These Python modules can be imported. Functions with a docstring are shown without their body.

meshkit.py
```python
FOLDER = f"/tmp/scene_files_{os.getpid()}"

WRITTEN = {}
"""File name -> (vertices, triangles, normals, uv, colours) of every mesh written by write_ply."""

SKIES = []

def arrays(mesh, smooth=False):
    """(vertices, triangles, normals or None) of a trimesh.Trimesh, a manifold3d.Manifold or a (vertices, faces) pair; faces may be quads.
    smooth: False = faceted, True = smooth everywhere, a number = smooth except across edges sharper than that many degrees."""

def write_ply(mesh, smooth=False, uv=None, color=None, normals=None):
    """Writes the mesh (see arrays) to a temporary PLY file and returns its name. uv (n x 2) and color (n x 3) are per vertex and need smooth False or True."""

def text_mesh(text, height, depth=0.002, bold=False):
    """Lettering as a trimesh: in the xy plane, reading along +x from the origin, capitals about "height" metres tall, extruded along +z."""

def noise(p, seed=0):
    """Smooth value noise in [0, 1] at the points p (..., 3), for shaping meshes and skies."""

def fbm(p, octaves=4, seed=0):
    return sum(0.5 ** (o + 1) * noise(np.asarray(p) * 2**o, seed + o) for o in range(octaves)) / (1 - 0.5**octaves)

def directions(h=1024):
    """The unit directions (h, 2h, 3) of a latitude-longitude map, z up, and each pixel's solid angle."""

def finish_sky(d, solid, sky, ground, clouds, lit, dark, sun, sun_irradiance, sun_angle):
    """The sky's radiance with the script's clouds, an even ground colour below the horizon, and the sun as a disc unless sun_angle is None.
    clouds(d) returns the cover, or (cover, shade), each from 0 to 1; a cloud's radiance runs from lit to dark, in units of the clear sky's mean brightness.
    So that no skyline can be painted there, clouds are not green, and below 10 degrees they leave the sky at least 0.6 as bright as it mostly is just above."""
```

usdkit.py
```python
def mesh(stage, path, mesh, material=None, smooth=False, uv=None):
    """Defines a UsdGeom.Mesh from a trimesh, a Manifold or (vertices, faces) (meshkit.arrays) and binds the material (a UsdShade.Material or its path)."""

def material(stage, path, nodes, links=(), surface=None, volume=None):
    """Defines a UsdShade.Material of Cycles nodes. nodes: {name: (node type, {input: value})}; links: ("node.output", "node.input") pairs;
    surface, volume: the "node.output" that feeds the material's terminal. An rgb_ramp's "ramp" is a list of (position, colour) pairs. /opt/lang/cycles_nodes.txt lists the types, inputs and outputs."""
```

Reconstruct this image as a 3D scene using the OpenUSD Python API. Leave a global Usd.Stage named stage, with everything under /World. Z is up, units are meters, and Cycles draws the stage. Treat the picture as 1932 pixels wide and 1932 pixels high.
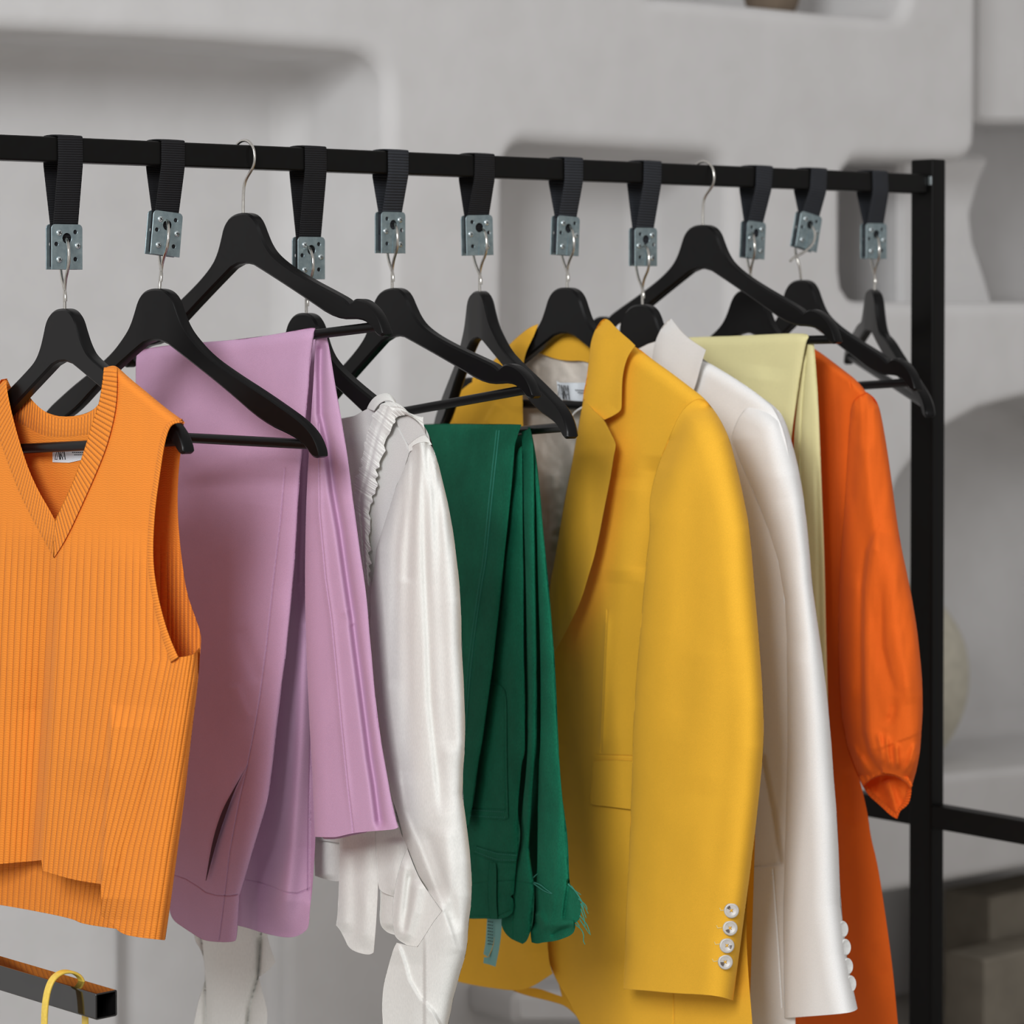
import math, random
import numpy as np, trimesh, shapely, usdkit, meshkit
from shapely.geometry import Polygon, LineString, box as sbox
from scipy.spatial import Delaunay
from scipy.optimize import fsolve
from pxr import Usd, UsdGeom, UsdLux, UsdShade, Gf, Sdf, Vt
random.seed(7); rng = np.random.default_rng(7)
stage = Usd.Stage.CreateInMemory()
UsdGeom.SetStageUpAxis(stage, 'Z'); UsdGeom.SetStageMetersPerUnit(stage, 1.0)
UsdGeom.Xform.Define(stage, '/World'); UsdGeom.Scope.Define(stage, '/World/Looks')
V = np.array
# ------------------------------------------------------------------ camera
SIZE, F = 1932.0, 5450.0
PHI, PITCH = math.radians(41.2), math.atan(0.02)
PPX, HORIZON = 966.0, 563.0
PPY = HORIZON + F * math.tan(PITCH)
RIGHT = V([math.cos(PHI), -math.sin(PHI), 0.0])
FLAT = V([math.sin(PHI), math.cos(PHI), 0.0])
FWD = FLAT * math.cos(PITCH) - V([0, 0, math.sin(PITCH)])
UP = FLAT * math.sin(PITCH) + V([0, 0, math.cos(PITCH)])
RAIL_Z, TUBE = 1.60, 0.025
EYE = V([0, -TUBE / 2, 0]) - FLAT * 3.284; EYE[2] = 1.4512
cam = UsdGeom.Camera.Define(stage, '/World/camera')
cam.CreateHorizontalApertureAttr(36.0); cam.CreateVerticalApertureAttr(36.0)
cam.CreateFocalLengthAttr(36.0 * F / SIZE)
cam.CreateHorizontalApertureOffsetAttr(0.0)
cam.CreateVerticalApertureOffsetAttr(-36.0 * (SIZE / 2 - PPY) / SIZE)
cam.CreateClippingRangeAttr(Gf.Vec2f(0.05, 100.0))
cam.CreateFStopAttr(7.0); cam.CreateFocusDistanceAttr(2.9)
M4 = np.eye(4); M4[0, :3], M4[1, :3], M4[2, :3], M4[3, :3] = RIGHT, UP, -FWD, EYE
cam.AddTransformOp().Set(Gf.Matrix4d(*M4.ravel().tolist()))
cam.CreateExposureAttr(0.0)
# ------------------------------------------------------------------ light: a tall window behind the camera, a little to its left, and the room's even daylight
dome = UsdLux.DomeLight.Define(stage, '/World/room_daylight')
dome.CreateIntensityAttr(0.165); dome.CreateColorAttr(Gf.Vec3f(1.0, 0.97, 0.95))
LAZ, LEL = math.radians(33), math.radians(21)
LDIR = V([math.cos(LAZ) * math.cos(LEL), math.sin(LAZ) * math.cos(LEL), -math.sin(LEL)])
LPOS = V([0.05, 0.0, 1.2]) - LDIR * 5.0
win = UsdLux.RectLight.Define(stage, '/World/window_daylight')
win.CreateWidthAttr(1.3); win.CreateHeightAttr(1.5); win.CreateIntensityAttr(28.5); win.CreateColorAttr(Gf.Vec3f(0.965, 0.985, 1.0))
zx = np.cross(V([0, 0, 1.0]), -LDIR); zx /= np.linalg.norm(zx); zy = np.cross(-LDIR, zx)
L4 = np.eye(4); L4[0, :3], L4[1, :3], L4[2, :3], L4[3, :3] = zx, zy, -LDIR, LPOS
win.AddTransformOp().Set(Gf.Matrix4d(*L4.ravel().tolist()))

# ------------------------------------------------------------------ helpers: pixels of the traced outlines -> rays
def rays(p):
    p = np.atleast_2d(np.asarray(p, float))
    return FWD + np.outer((p[:, 0] - PPX) / F, RIGHT) - np.outer((p[:, 1] - PPY) / F, UP)
def hit(p, o, n):
    r = rays(p); k = ((o - EYE) @ n) / (r @ n)
    return EYE + r * k[:, None]
def project(X):
    q = np.atleast_2d(X) - EYE; d = q @ FWD
    return np.stack([PPX + F * (q @ RIGHT) / d, PPY - F * (q @ UP) / d], 1)
YAX, XAX, ZAX = V([0, 1.0, 0]), V([1.0, 0, 0]), V([0, 0, 1.0])
# ------------------------------------------------------------------ prims
used = {}
def numbered(name, parent):
    k = (parent, name); used[k] = used.get(k, -1) + 1
    return name if used[k] == 0 else f'{name}_{used[k]:03d}'
def keys(prim, label=None, cat=None, group=None, kind=None):
    for k, v in (('label', label), ('category', cat), ('group', group), ('kind', kind)):
        if v: prim.SetCustomDataByKey(k, v)
def obj(name, mesh, mat, parent='/World', smooth=True, uv=None, label=None, cat=None, group=None, kind=None):
    path = f'{parent}/{numbered(name, parent)}'
    m = usdkit.mesh(stage, path, mesh, MAT[mat], smooth=smooth, uv=uv)
    keys(m.GetPrim(), label, cat, group, kind)
    return path
def thing(name, label, cat, loc=(0, 0, 0), group=None, kind=None):
    path = f'/World/{numbered(name, "/World")}'
    x = UsdGeom.Xform.Define(stage, path); x.AddTranslateOp().Set(Gf.Vec3d(*map(float, loc)))
    keys(x.GetPrim(), label, cat, group, kind)
    return path
# ------------------------------------------------------------------ polylines
def dense(p, step, closed=False):
    p = np.asarray(p, float)
    if closed: p = np.vstack([p, p[:1]])
    out = []
    for a, b in zip(p[:-1], p[1:]):
        n = max(1, int(round(np.linalg.norm(b - a) / step)))
        out.append(a + (b - a) * (np.arange(n) / n)[:, None])
    if not closed: out.append(p[-1:])
    return np.vstack(out)
def chaikin(p, it=2, closed=True, ang=48):
    p = np.asarray(p, float)
    n = len(p); keep = np.zeros(n, bool)
    for i in range(n):
        if not closed and i in (0, n - 1): keep[i] = True; continue
        a, b = p[i] - p[i - 1], p[(i + 1) % n] - p[i]
        c = np.clip((a @ b) / (np.linalg.norm(a) * np.linalg.norm(b) + 1e-12), -1, 1)
        keep[i] = np.degrees(np.arccos(c)) > ang
    for _ in range(it):
        q, k = [], []
        n = len(p)
        for i in range(n):
            if keep[i]: q.append(p[i]); k.append(True); continue
            a, b = p[i - 1], p[(i + 1) % n]
            q += [p[i] * .75 + a * .25, p[i] * .75 + b * .25]; k += [False, False]
        p, keep = V(q), V(k)
    return p
def resample(p, n):
    p = np.asarray(p, float); L = np.r_[0, np.cumsum(np.linalg.norm(np.diff(p, axis=0), axis=1))]
    t = np.linspace(0, L[-1], n)
    return np.stack([np.interp(t, L, p[:, k]) for k in range(p.shape[1])], 1)
class Fld:
    """the points of a panel, with distances to traced lines"""
    def __init__(s, p): s.p = p; s.x, s.y = p[:, 0], p[:, 1]; s.c = {}
    def near(s, line):
        k = id(line)
        if k in s.c: return s.c[k][1:]
        L = np.asarray(line, float); best = np.full(len(s.p), 1e18); sg = np.ones(len(s.p)); tt = np.zeros(len(s.p))
        segl = np.linalg.norm(np.diff(L, axis=0), axis=1); cum = np.r_[0, np.cumsum(segl)]
        for i in range(len(L) - 1):
            a, d = L[i], L[i + 1] - L[i]; q = s.p - a
            t = np.clip(q @ d / (d @ d + 1e-12), 0, 1)
            e = q - t[:, None] * d; dd = (e * e).sum(1); m = dd < best
            best[m] = dd[m]; sg[m] = np.where((d[0] * q[:, 1] - d[1] * q[:, 0])[m] > 0, -1, 1); tt[m] = ((cum[i] + t * segl[i]) / cum[-1])[m]
        r = (np.sqrt(best), sg, tt); s.c[k] = (line,) + r
        return r
    def fade(s, t, f):
        return np.clip(t / f, 0, 1) * np.clip((1 - t) / f, 0, 1) if f else 1.0
    def ridge(s, line, a, w, f=.12):
        d, g, t = s.near(line); return a * np.exp(-(d / w) ** 2) * s.fade(t, f)
    def lip(s, line, a, w, side=1, soft=3., f=.1):
        d, g, t = s.near(line); q = d * g * side
        return a * np.where(q > 0, np.exp(-q / w), np.exp(-(q / soft) ** 2)) * s.fade(t, f)
    def step(s, line, a, w, f=0):
        d, g, t = s.near(line); q = np.clip(d * g / w * .5 + .5, 0, 1); return a * q * q * (3 - 2 * q) * s.fade(t, f)
    def rnd(s, lines, a, w):
        d = np.min([s.near(l)[0] for l in lines], axis=0); q = 1 - np.clip(d / w, 0, 1)
        return a * np.sqrt(np.maximum(0, 1 - q * q))
    def noise(s, a, sx, sy, seed=0):
        return a * (meshkit.fbm(np.stack([s.x / sx, s.y / sy, np.zeros_like(s.x)], 1), 3, seed) - .5)
def shell(P, B, faces, nb):
    """front points, back points, triangles, number of rim points (first nb, in order)"""
    n = len(P)
    r = np.arange(nb); r2 = (r + 1) % nb
    rim = np.vstack([np.stack([r, r2, r2 + n], 1), np.stack([r, r2 + n, r + n], 1)])
    return np.vstack([P, B]), np.vstack([faces, faces[:, ::-1] + n, rim])
def lines_of(out):
    return np.vstack([out, out[:1]])
class Garment:
    def __init__(s, name, label, cat, h, group=None):
        s.h = h; s.o = h['A']; s.n = h['N']
        s.path = thing(name, label, cat, s.o, group)
        s.parts = {}
    def place(s, p, h):
        X = hit(p, s.o, s.n); d = EYE - X; d /= np.linalg.norm(d, axis=1)[:, None]
        return X + d * np.asarray(h)[:, None]
    def panel(s, name, out, mat, hf, thick=.002, res=4., parent=None, uvf=None, smoothit=2, seams=(), label=None, kind=None, extra=None):
        o = chaikin(out, smoothit) if smoothit else np.asarray(out, float)
        o = dense(o, res, True)
        if Polygon(o).exterior.is_ccw: o = o[::-1]
        pg = Polygon(o).buffer(0)
        x0, y0, x1, y1 = pg.bounds
        gx, gy = np.meshgrid(np.arange(x0, x1, res), np.arange(y0, y1, res * .87)); gx[1::2] += res / 2
        g = np.stack([gx.ravel(), gy.ravel()], 1)
        inner = pg.buffer(-max(res * .55, 4.0))
        pts = [g[shapely.contains_xy(inner, g[:, 0], g[:, 1])]]
        for dd in (.7, 1.6, 2.8):
            rg = pg.buffer(-dd)
            for gm in getattr(rg, 'geoms', [rg]):
                if not gm.is_empty and gm.length > 6: pts.append(dense(V(gm.exterior.coords)[:-1], res * .9, True))
        for sm in seams:
            q = dense(sm, res * .7); t = np.gradient(q, axis=0); t /= np.linalg.norm(t, axis=1)[:, None] + 1e-9; nn = np.stack([-t[:, 1], t[:, 0]], 1)
            for k in (-3.4, -1.7, -.8, 0, .8, 1.7, 3.4):
                z = q + nn * k; pts.append(z[shapely.contains_xy(inner, z[:, 0], z[:, 1])])
        P = np.vstack([o] + pts); nb = len(o)
        _, first = np.unique(np.round(P / .25).astype(int), axis=0, return_index=True)
        P = np.vstack([o, P[np.sort(first[first >= nb])]])
        tri = Delaunay(P).simplices
        c = P[tri].mean(1); tri = tri[shapely.contains_xy(pg.buffer(.05), c[:, 0], c[:, 1])]
        a, b = P[tri[:, 1]] - P[tri[:, 0]], P[tri[:, 2]] - P[tri[:, 0]]
        ar = a[:, 0] * b[:, 1] - a[:, 1] * b[:, 0]
        tri = tri[np.abs(ar) > 1e-6]; ar = ar[np.abs(ar) > 1e-6]
        tri[ar > 0] = tri[ar > 0][:, ::-1]
        f = Fld(P); f.rim = lines_of(o); f.nb = nb
        h = np.zeros(len(P)) + hf(f)
        for sm in seams: h = h - .0021 * np.exp(-(f.near(sm)[0] / 1.05) ** 2)
        t = thick(f) if callable(thick) else np.full(len(P), thick)
        v, fa = shell(s.place(P, h) - s.o, s.place(P, h - t) - s.o, tri, nb)
        uv = None
        if uvf is not None:
            u = np.stack(uvf(f), 1); uv = np.vstack([u, u])
        return obj(name, (v, fa), mat, parent or s.path, True, uv, label=label, kind=kind)
    def loft(s, name, ea, eb, mat, hf, nu=60, nv=12, thick=.002, parent=None, label=None, wob=None, uvs=(1, 1)):
        """a strip between two traced edges; hf(x, y, u along, v across)"""
        A, B = resample(chaikin(ea, 2, False), nu), resample(chaikin(eb, 2, False), nu)
        w = np.linspace(0, 1, nv)
        G = A[:, None] * (1 - w)[None, :, None] + B[:, None] * w[None, :, None]
        U, W = np.meshgrid(np.linspace(0, 1, nu), w, indexing='ij')
        if wob is not None: G = G + wob(U, W)
        P = G.reshape(-1, 2); h = np.zeros(len(P)) + hf(P[:, 0], P[:, 1], U.ravel(), W.ravel())
        idx = np.arange(nu * nv).reshape(nu, nv)
        q = np.stack([idx[:-1, :-1], idx[1:, :-1], idx[1:, 1:], idx[:-1, 1:]], -1).reshape(-1, 4)
        a = P[q[:, 1]] - P[q[:, 0]]; b = P[q[:, 2]] - P[q[:, 0]]
        if (a[:, 0] * b[:, 1] - a[:, 1] * b[:, 0]).sum() > 0: q = q[:, ::-1]
        rim = np.r_[idx[:, 0], idx[-1, 1:], idx[::-1, -1][1:], idx[0, ::-1][1:-1]]
        F0, B0 = s.place(P, h) - s.o, s.place(P, h - thick) - s.o; n = len(P)
        tri = np.vstack([q[:, [0, 1, 2]], q[:, [0, 2, 3]]])
        r2 = np.roll(rim, -1)
        fa = np.vstack([tri, tri[:, ::-1] + n, np.stack([rim, r2, r2 + n], 1), np.stack([rim, r2 + n, rim + n], 1)])
        uv = np.stack([U.ravel() * uvs[0], W.ravel() * uvs[1]], 1)
        return obj(name, (np.vstack([F0, B0]), fa), mat, parent or s.path, True, np.vstack([uv, uv]), label=label)
    def cord(s, name, line, h, r, mat, parent=None, label=None, n=6):
        P = s.place(resample(chaikin(line, 2, False), max(8, len(line) * 5)), np.full(max(8, len(line) * 5), h)) - s.o
        return obj(name, tube(P, r, n), mat, parent or s.path, True, label=label)
def tube(P, r, n=10, cap=True):
    P = np.asarray(P, float); r = np.broadcast_to(r, len(P))
    T = np.gradient(P, axis=0); T /= np.linalg.norm(T, axis=1)[:, None] + 1e-12
    ref = V([.31, .52, .8]) if abs(T[0] @ V([.31, .52, .8])) < .9 else V([1., 0, 0])
    N = np.cross(T[0], ref); N /= np.linalg.norm(N); rows = []
    for i in range(len(P)):
        N = N - T[i] * (N @ T[i]); N /= np.linalg.norm(N) + 1e-12; Bn = np.cross(T[i], N)
        a = np.arange(n) / n * 2 * np.pi
        rows.append(P[i] + r[i] * (np.cos(a)[:, None] * N + np.sin(a)[:, None] * Bn))
    v = np.vstack(rows + [P[:1], P[-1:]]); m = len(P); f = []
    i, j = np.meshgrid(np.arange(m - 1), np.arange(n), indexing='ij'); j2 = (j + 1) % n
    a, b, c, d = i * n + j, (i + 1) * n + j, (i + 1) * n + j2, i * n + j2
    f = np.vstack([np.stack([a, d, c], -1).reshape(-1, 3), np.stack([a, c, b], -1).reshape(-1, 3)])
    if cap:
        k = np.arange(n); k2 = (k + 1) % n
        f = np.vstack([f, np.stack([k2, k, np.full(n, m * n)], 1), np.stack([(m - 1) * n + k, (m - 1) * n + k2, np.full(n, m * n + 1)], 1)])
    return v, f
def rbox(size, r=.0015, c=(0, 0, 0)):
    """a box with rounded edges"""
    import manifold3d as mf
    s = np.maximum(V(size) / 2 - r, 1e-5)
    sp = mf.Manifold.sphere(r, 12)
    m = mf.Manifold.batch_hull([sp.translate([x * s[0] + c[0], y * s[1] + c[1], z * s[2] + c[2]]) for x in (-1, 1) for y in (-1, 1) for z in (-1, 1)])
    k = m.to_mesh(); return k.vert_properties[:, :3], k.tri_verts
def cat(*ms):
    vs, fs, n = [], [], 0
    for v, f in ms:
        f = np.asarray(f)
        if f.shape[1] == 4: f = np.vstack([f[:, [0, 1, 2]], f[:, [0, 2, 3]]])
        vs.append(np.asarray(v)); fs.append(f + n); n += len(v)
    return np.vstack(vs), np.vstack(fs)
def prism(poly, t0, t1, bev=0.0, frame=None, grid=0.0):
    """extrudes a shapely polygon (u, w) along t, edges bevelled; frame maps (u, t, w) to 3D"""
    layers = [(t0, -bev), (t0 + bev, 0), (t1 - bev, 0), (t1, -bev)] if bev else [(t0, 0), (t1, 0)]
    def ring_off(c, b):
        c = np.asarray(c)[:-1]
        if not b: return c
        e = np.roll(c, -1, 0) - np.roll(c, 1, 0); e /= np.linalg.norm(e, axis=1)[:, None] + 1e-12
        return c + np.stack([e[:, 1], -e[:, 0]], 1) * b
    poly = shapely.geometry.polygon.orient(poly)
    vs, fs, n = [], [], 0
    rings = [poly.exterior] + list(poly.interiors)
    for rg in rings:
        m = len(rg.coords) - 1
        for t, b in layers:
            c = ring_off(rg.coords, b); vs.append(np.stack([c[:, 0], np.full(m, t), c[:, 1]], 1))
        k = np.arange(m); k2 = (k + 1) % m
        for i in range(len(layers) - 1):
            a, b_ = n + i * m, n + (i + 1) * m
            fs += [np.stack([a + k, a + k2, b_ + k2], 1), np.stack([a + k, b_ + k2, b_ + k], 1)]
        n += m * len(layers)
    for t, b, flip in ((t0, layers[0][1], False), (t1, layers[-1][1], True)):
        pg = Polygon(ring_off(poly.exterior.coords, b), [ring_off(i.coords, b) for i in poly.interiors])
        if grid:
            x0, y0, x1, y1 = pg.bounds; gx, gy = np.meshgrid(np.arange(x0, x1, grid), np.arange(y0, y1, grid)); gx[1::2] += grid / 2
            gp = np.stack([gx.ravel(), gy.ravel()], 1); inn_ = pg.buffer(-grid * .5)
            v2 = np.vstack([V(pg.exterior.coords)[:-1], gp[shapely.contains_xy(inn_, gp[:, 0], gp[:, 1])]])
            f2 = Delaunay(v2).simplices; c_ = v2[f2].mean(1); f2 = f2[shapely.contains_xy(pg, c_[:, 0], c_[:, 1])]
        else: v2, f2 = trimesh.creation.triangulate_polygon(pg, engine='earcut')
        f2 = np.asarray(f2); e1, e2 = v2[f2[:, 1]] - v2[f2[:, 0]], v2[f2[:, 2]] - v2[f2[:, 0]]; ar = e1[:, 0] * e2[:, 1] - e1[:, 1] * e2[:, 0]; f2[ar < 0] = f2[ar < 0][:, ::-1]
        if flip: f2 = f2[:, ::-1]
        vs.append(np.stack([v2[:, 0], np.full(len(v2), t), v2[:, 1]], 1)); fs.append(f2 + n); n += len(v2)
    v, f = np.vstack(vs), np.vstack(fs)
    if frame is not None: v = frame(v)
    return v, f
# ------------------------------------------------------------------ materials
MAT = {}
def mat(name, nodes, links, surface='p.BSDF'):
    MAT[name] = usdkit.material(stage, f'/World/Looks/{name}', nodes, links, surface=surface)
def fabric(name, col, col2=None, worn=None, grain=900., bump=.25, dist=.0006, rough=.85, sheen=.15, spec=.2, vari=.06, thin=0.0, stretch=(1, 1, 1), gfac=.22):
    c = V(col); c2 = V(col2) if col2 is not None else c * (1 - vari)
    n = {'t': ('texture_coordinate', {}), 'm': ('mapping', {'scale': stretch}), 'g': ('noise_texture', {'scale': grain, 'detail': 2.0}),
         'b': ('noise_texture', {'scale': 14.0, 'detail': 4.0, 'roughness': .6}), 'r': ('rgb_ramp', {'ramp': [(.3, tuple(c2)), (.7, tuple(c))]}),
         'bp': ('bump', {'strength': bump, 'distance': dist}),
         'gm': ('mix', {'mix_type': 'multiply', 'fac': gfac}),
         'gr': ('rgb_ramp', {'ramp': [(.3, (.68, .68, .68)), (.7, (1.12, 1.12, 1.12))]}),
         'p': ('principled_bsdf', {'roughness': rough, 'specular_ior_level': spec, 'sheen_weight': sheen, 'sheen_roughness': .4, 'sheen_tint': tuple(np.clip(c * .6 + .4, 0, 1))})}
    l = [('t.object', 'm.vector'), ('m.vector', 'g.vector'), ('t.object', 'b.vector'), ('b.fac', 'r.fac'), ('g.fac', 'bp.height'), ('g.fac', 'gr.fac'), ('r.color', 'gm.color1'), ('gr.color', 'gm.color2'),
         ('gm.color', 'p.base_color'), ('bp.normal', 'p.normal')]
    s = 'p.BSDF'
    if worn is not None:
        n['ge'] = ('geometry', {}); n['wr'] = ('rgb_ramp', {'ramp': [(.50, (0, 0, 0)), (.56, (1, 1, 1))]}); n['wm'] = ('mix', {'mix_type': 'mix', 'color2': tuple(worn)}); n['wf'] = ('math', {'math_type': 'multiply', 'value2': .7})
        l = [x for x in l if x != ('gm.color', 'p.base_color')] + [('ge.pointiness', 'wr.fac'), ('wr.color', 'wf.value1'), ('wf.value', 'wm.fac'), ('gm.color', 'wm.color1'), ('wm.color', 'p.base_color')]
    if thin:
        n['tl'] = ('translucent_bsdf', {}); n['mx'] = ('mix_closure', {'fac': thin}); l += [('gm.color', 'tl.color'), ('p.BSDF', 'mx.closure1'), ('tl.BSDF', 'mx.closure2')]; s = 'mx.closure'
    mat(name, n, l, s)
def plain(name, col, rough=.5, metal=0., spec=.5, bump=0., scale=200., coat=0., dist=.0005, col2=None):
    n = {'t': ('texture_coordinate', {}), 'g': ('noise_texture', {'scale': scale, 'detail': 3.0}), 'r': ('rgb_ramp', {'ramp': [(.35, tuple(col2 if col2 is not None else V(col) * .86)), (.65, tuple(col))]}),
         'bp': ('bump', {'strength': bump, 'distance': dist}), 'p': ('principled_bsdf', {'roughness': rough, 'metallic': metal, 'specular_ior_level': spec, 'coat_weight': coat})}
    mat(name, n, [('t.object', 'g.vector'), ('g.fac', 'r.fac'), ('r.color', 'p.base_color'), ('g.fac', 'bp.height'), ('bp.normal', 'p.normal')])
def knit(name, col, ribs, fine=None):
    """ribs and stitches from the uv: u counts ribs, v counts rows"""
    c = V(col); mth = lambda t, **k: ('math', {'math_type': t, **k})
    n = {'t': ('texture_coordinate', {}), 's': ('separate_xyz', {}), 'a': mth('multiply', value2=math.pi), 'c': mth('sine'), 'ca': mth('absolute'), 'cp': mth('power', value2=.55),
         'v': mth('multiply', value2=2 * math.pi), 'sl': mth('multiply_add', value2=2.6), 'w': mth('sine'), 'wm': mth('multiply'), 'h': mth('multiply_add', value2=.07), 'k': mth('multiply', value2=1.0),
         'ng': ('noise_texture', {'scale': 700.0, 'detail': 3.0}), 'h2': mth('multiply_add', value2=.24),
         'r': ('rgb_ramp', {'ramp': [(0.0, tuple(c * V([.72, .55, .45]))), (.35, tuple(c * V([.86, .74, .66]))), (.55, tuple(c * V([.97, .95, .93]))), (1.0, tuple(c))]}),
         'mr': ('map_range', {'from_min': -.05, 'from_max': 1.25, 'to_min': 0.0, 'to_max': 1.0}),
         'bp': ('bump', {'strength': .75, 'distance': .0022 * ribs}),
         'p': ('principled_bsdf', {'roughness': .95, 'specular_ior_level': .1, 'sheen_weight': .10, 'sheen_roughness': .5, 'sheen_tint': (1., .7, .4)}),
         'tl': ('translucent_bsdf', {}), 'mx': ('mix_closure', {'fac': .16})}
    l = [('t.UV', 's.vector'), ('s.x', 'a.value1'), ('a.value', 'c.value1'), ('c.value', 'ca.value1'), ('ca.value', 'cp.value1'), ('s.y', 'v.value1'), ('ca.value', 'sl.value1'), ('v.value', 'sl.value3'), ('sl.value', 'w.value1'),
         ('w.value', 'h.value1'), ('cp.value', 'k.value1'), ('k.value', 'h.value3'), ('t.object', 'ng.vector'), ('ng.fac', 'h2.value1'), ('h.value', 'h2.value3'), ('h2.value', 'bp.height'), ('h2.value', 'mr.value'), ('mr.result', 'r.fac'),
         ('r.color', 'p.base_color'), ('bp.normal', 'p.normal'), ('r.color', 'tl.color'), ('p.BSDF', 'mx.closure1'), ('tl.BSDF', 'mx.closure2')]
    if fine is not None:
        n.update({'so': ('separate_xyz', {}), 'fz': ('map_range', {'range_type': 'smoothstep', 'from_min': fine[0], 'from_max': fine[1], 'to_min': 1.0, 'to_max': 0.0, 'clamp': True}), 'bl': mth('multiply_add')})
        n['of'] = mth('multiply_add', value2=-.62, value3=.62)
        l += [('t.object', 'so.vector'), ('so.z', 'fz.value'), ('fz.result', 'bl.value1'), ('cp.value', 'bl.value2'), ('fz.result', 'of.value1'), ('of.value', 'bl.value3'), ('bl.value', 'h.value3')]
        l = [x for x in l if x != ('k.value', 'h.value3')]
    mat(name, n, l, 'mx.closure')
def webbing(name, col):
    c = V(col)
    n = {'t': ('texture_coordinate', {}), 's': ('separate_xyz', {}), 'a': ('math', {'math_type': 'multiply', 'value2': 2 * math.pi}), 'w': ('math', {'math_type': 'sine'}),
         'ng': ('noise_texture', {'scale': 1500.0}), 'h': ('math', {'math_type': 'add'}),
         'r': ('rgb_ramp', {'ramp': [(0.0, tuple(c * .5)), (1.0, tuple(c * 1.3))]}), 'mr': ('map_range', {'from_min': -1.0, 'from_max': 2.0}),
         'bp': ('bump', {'strength': .7, 'distance': .0008}), 'p': ('principled_bsdf', {'roughness': .7, 'specular_ior_level': .25})}
    mat(name, n, [('t.UV', 's.vector'), ('s.y', 'a.value1'), ('a.value', 'w.value1'), ('t.object', 'ng.vector'), ('w.value', 'h.value1'), ('ng.fac', 'h.value2'), ('h.value', 'mr.value'), ('mr.result', 'r.fac'), ('r.color', 'p.base_color'),
               ('h.value', 'bp.height'), ('bp.normal', 'p.normal')])
fabric('pink_wool', (.54, .325, .485), bump=.2, grain=1100, sheen=.25)
fabric('white_viscose', (.83, .825, .79), vari=.02, bump=.06, thin=.12, stretch=(1, 1, .3), grain=900, sheen=.05, spec=.1)
fabric('sheer_white', (.82, .81, .79), vari=.02, bump=.1, thin=.3)
fabric('green_denim', (.010, .165, .090), col2=(.007, .115, .062), worn=(.035, .26, .17), grain=620, bump=.6, dist=.0010, vari=.3, stretch=(1, 1, .6), gfac=.6, sheen=.01, spec=.1)
fabric('green_thread', (.04, .26, .19), grain=1300, bump=.4)
fabric('yellow_wool', (.85, .45, .035), bump=.2, grain=1000, sheen=.1)
fabric('white_crepe', (.84, .835, .825), vari=.015, bump=.12, grain=1200)
fabric('pale_yellow', (.74, .68, .36), vari=.03, bump=.1, grain=1200)
fabric('orange_cotton', (.82, .135, .012), vari=.06, bump=.2, grain=1200, sheen=.02)
fabric('satin_lining', (.66, .60, .53), vari=.05, bump=.05, rough=.42, spec=.5)
fabric('pocket_shade', (.07, .028, .045))  # dark plum colour stands in for the shade inside the trouser pocket slit
fabric('label_cloth', (.72, .76, .80), vari=.02, bump=.2)
fabric('care_cloth', (.22, .47, .44), bump=.2)
fabric('ink', (.02, .02, .022), bump=.0, sheen=0.)
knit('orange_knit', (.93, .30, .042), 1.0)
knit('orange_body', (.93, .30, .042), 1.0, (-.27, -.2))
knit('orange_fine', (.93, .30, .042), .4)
webbing('black_webbing', (.012, .012, .014)); webbing('grey_webbing', (.030, .033, .040))
plain('black_paint', (.0045, .0043, .004), rough=.4, spec=.12, bump=.05, scale=90)
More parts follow.
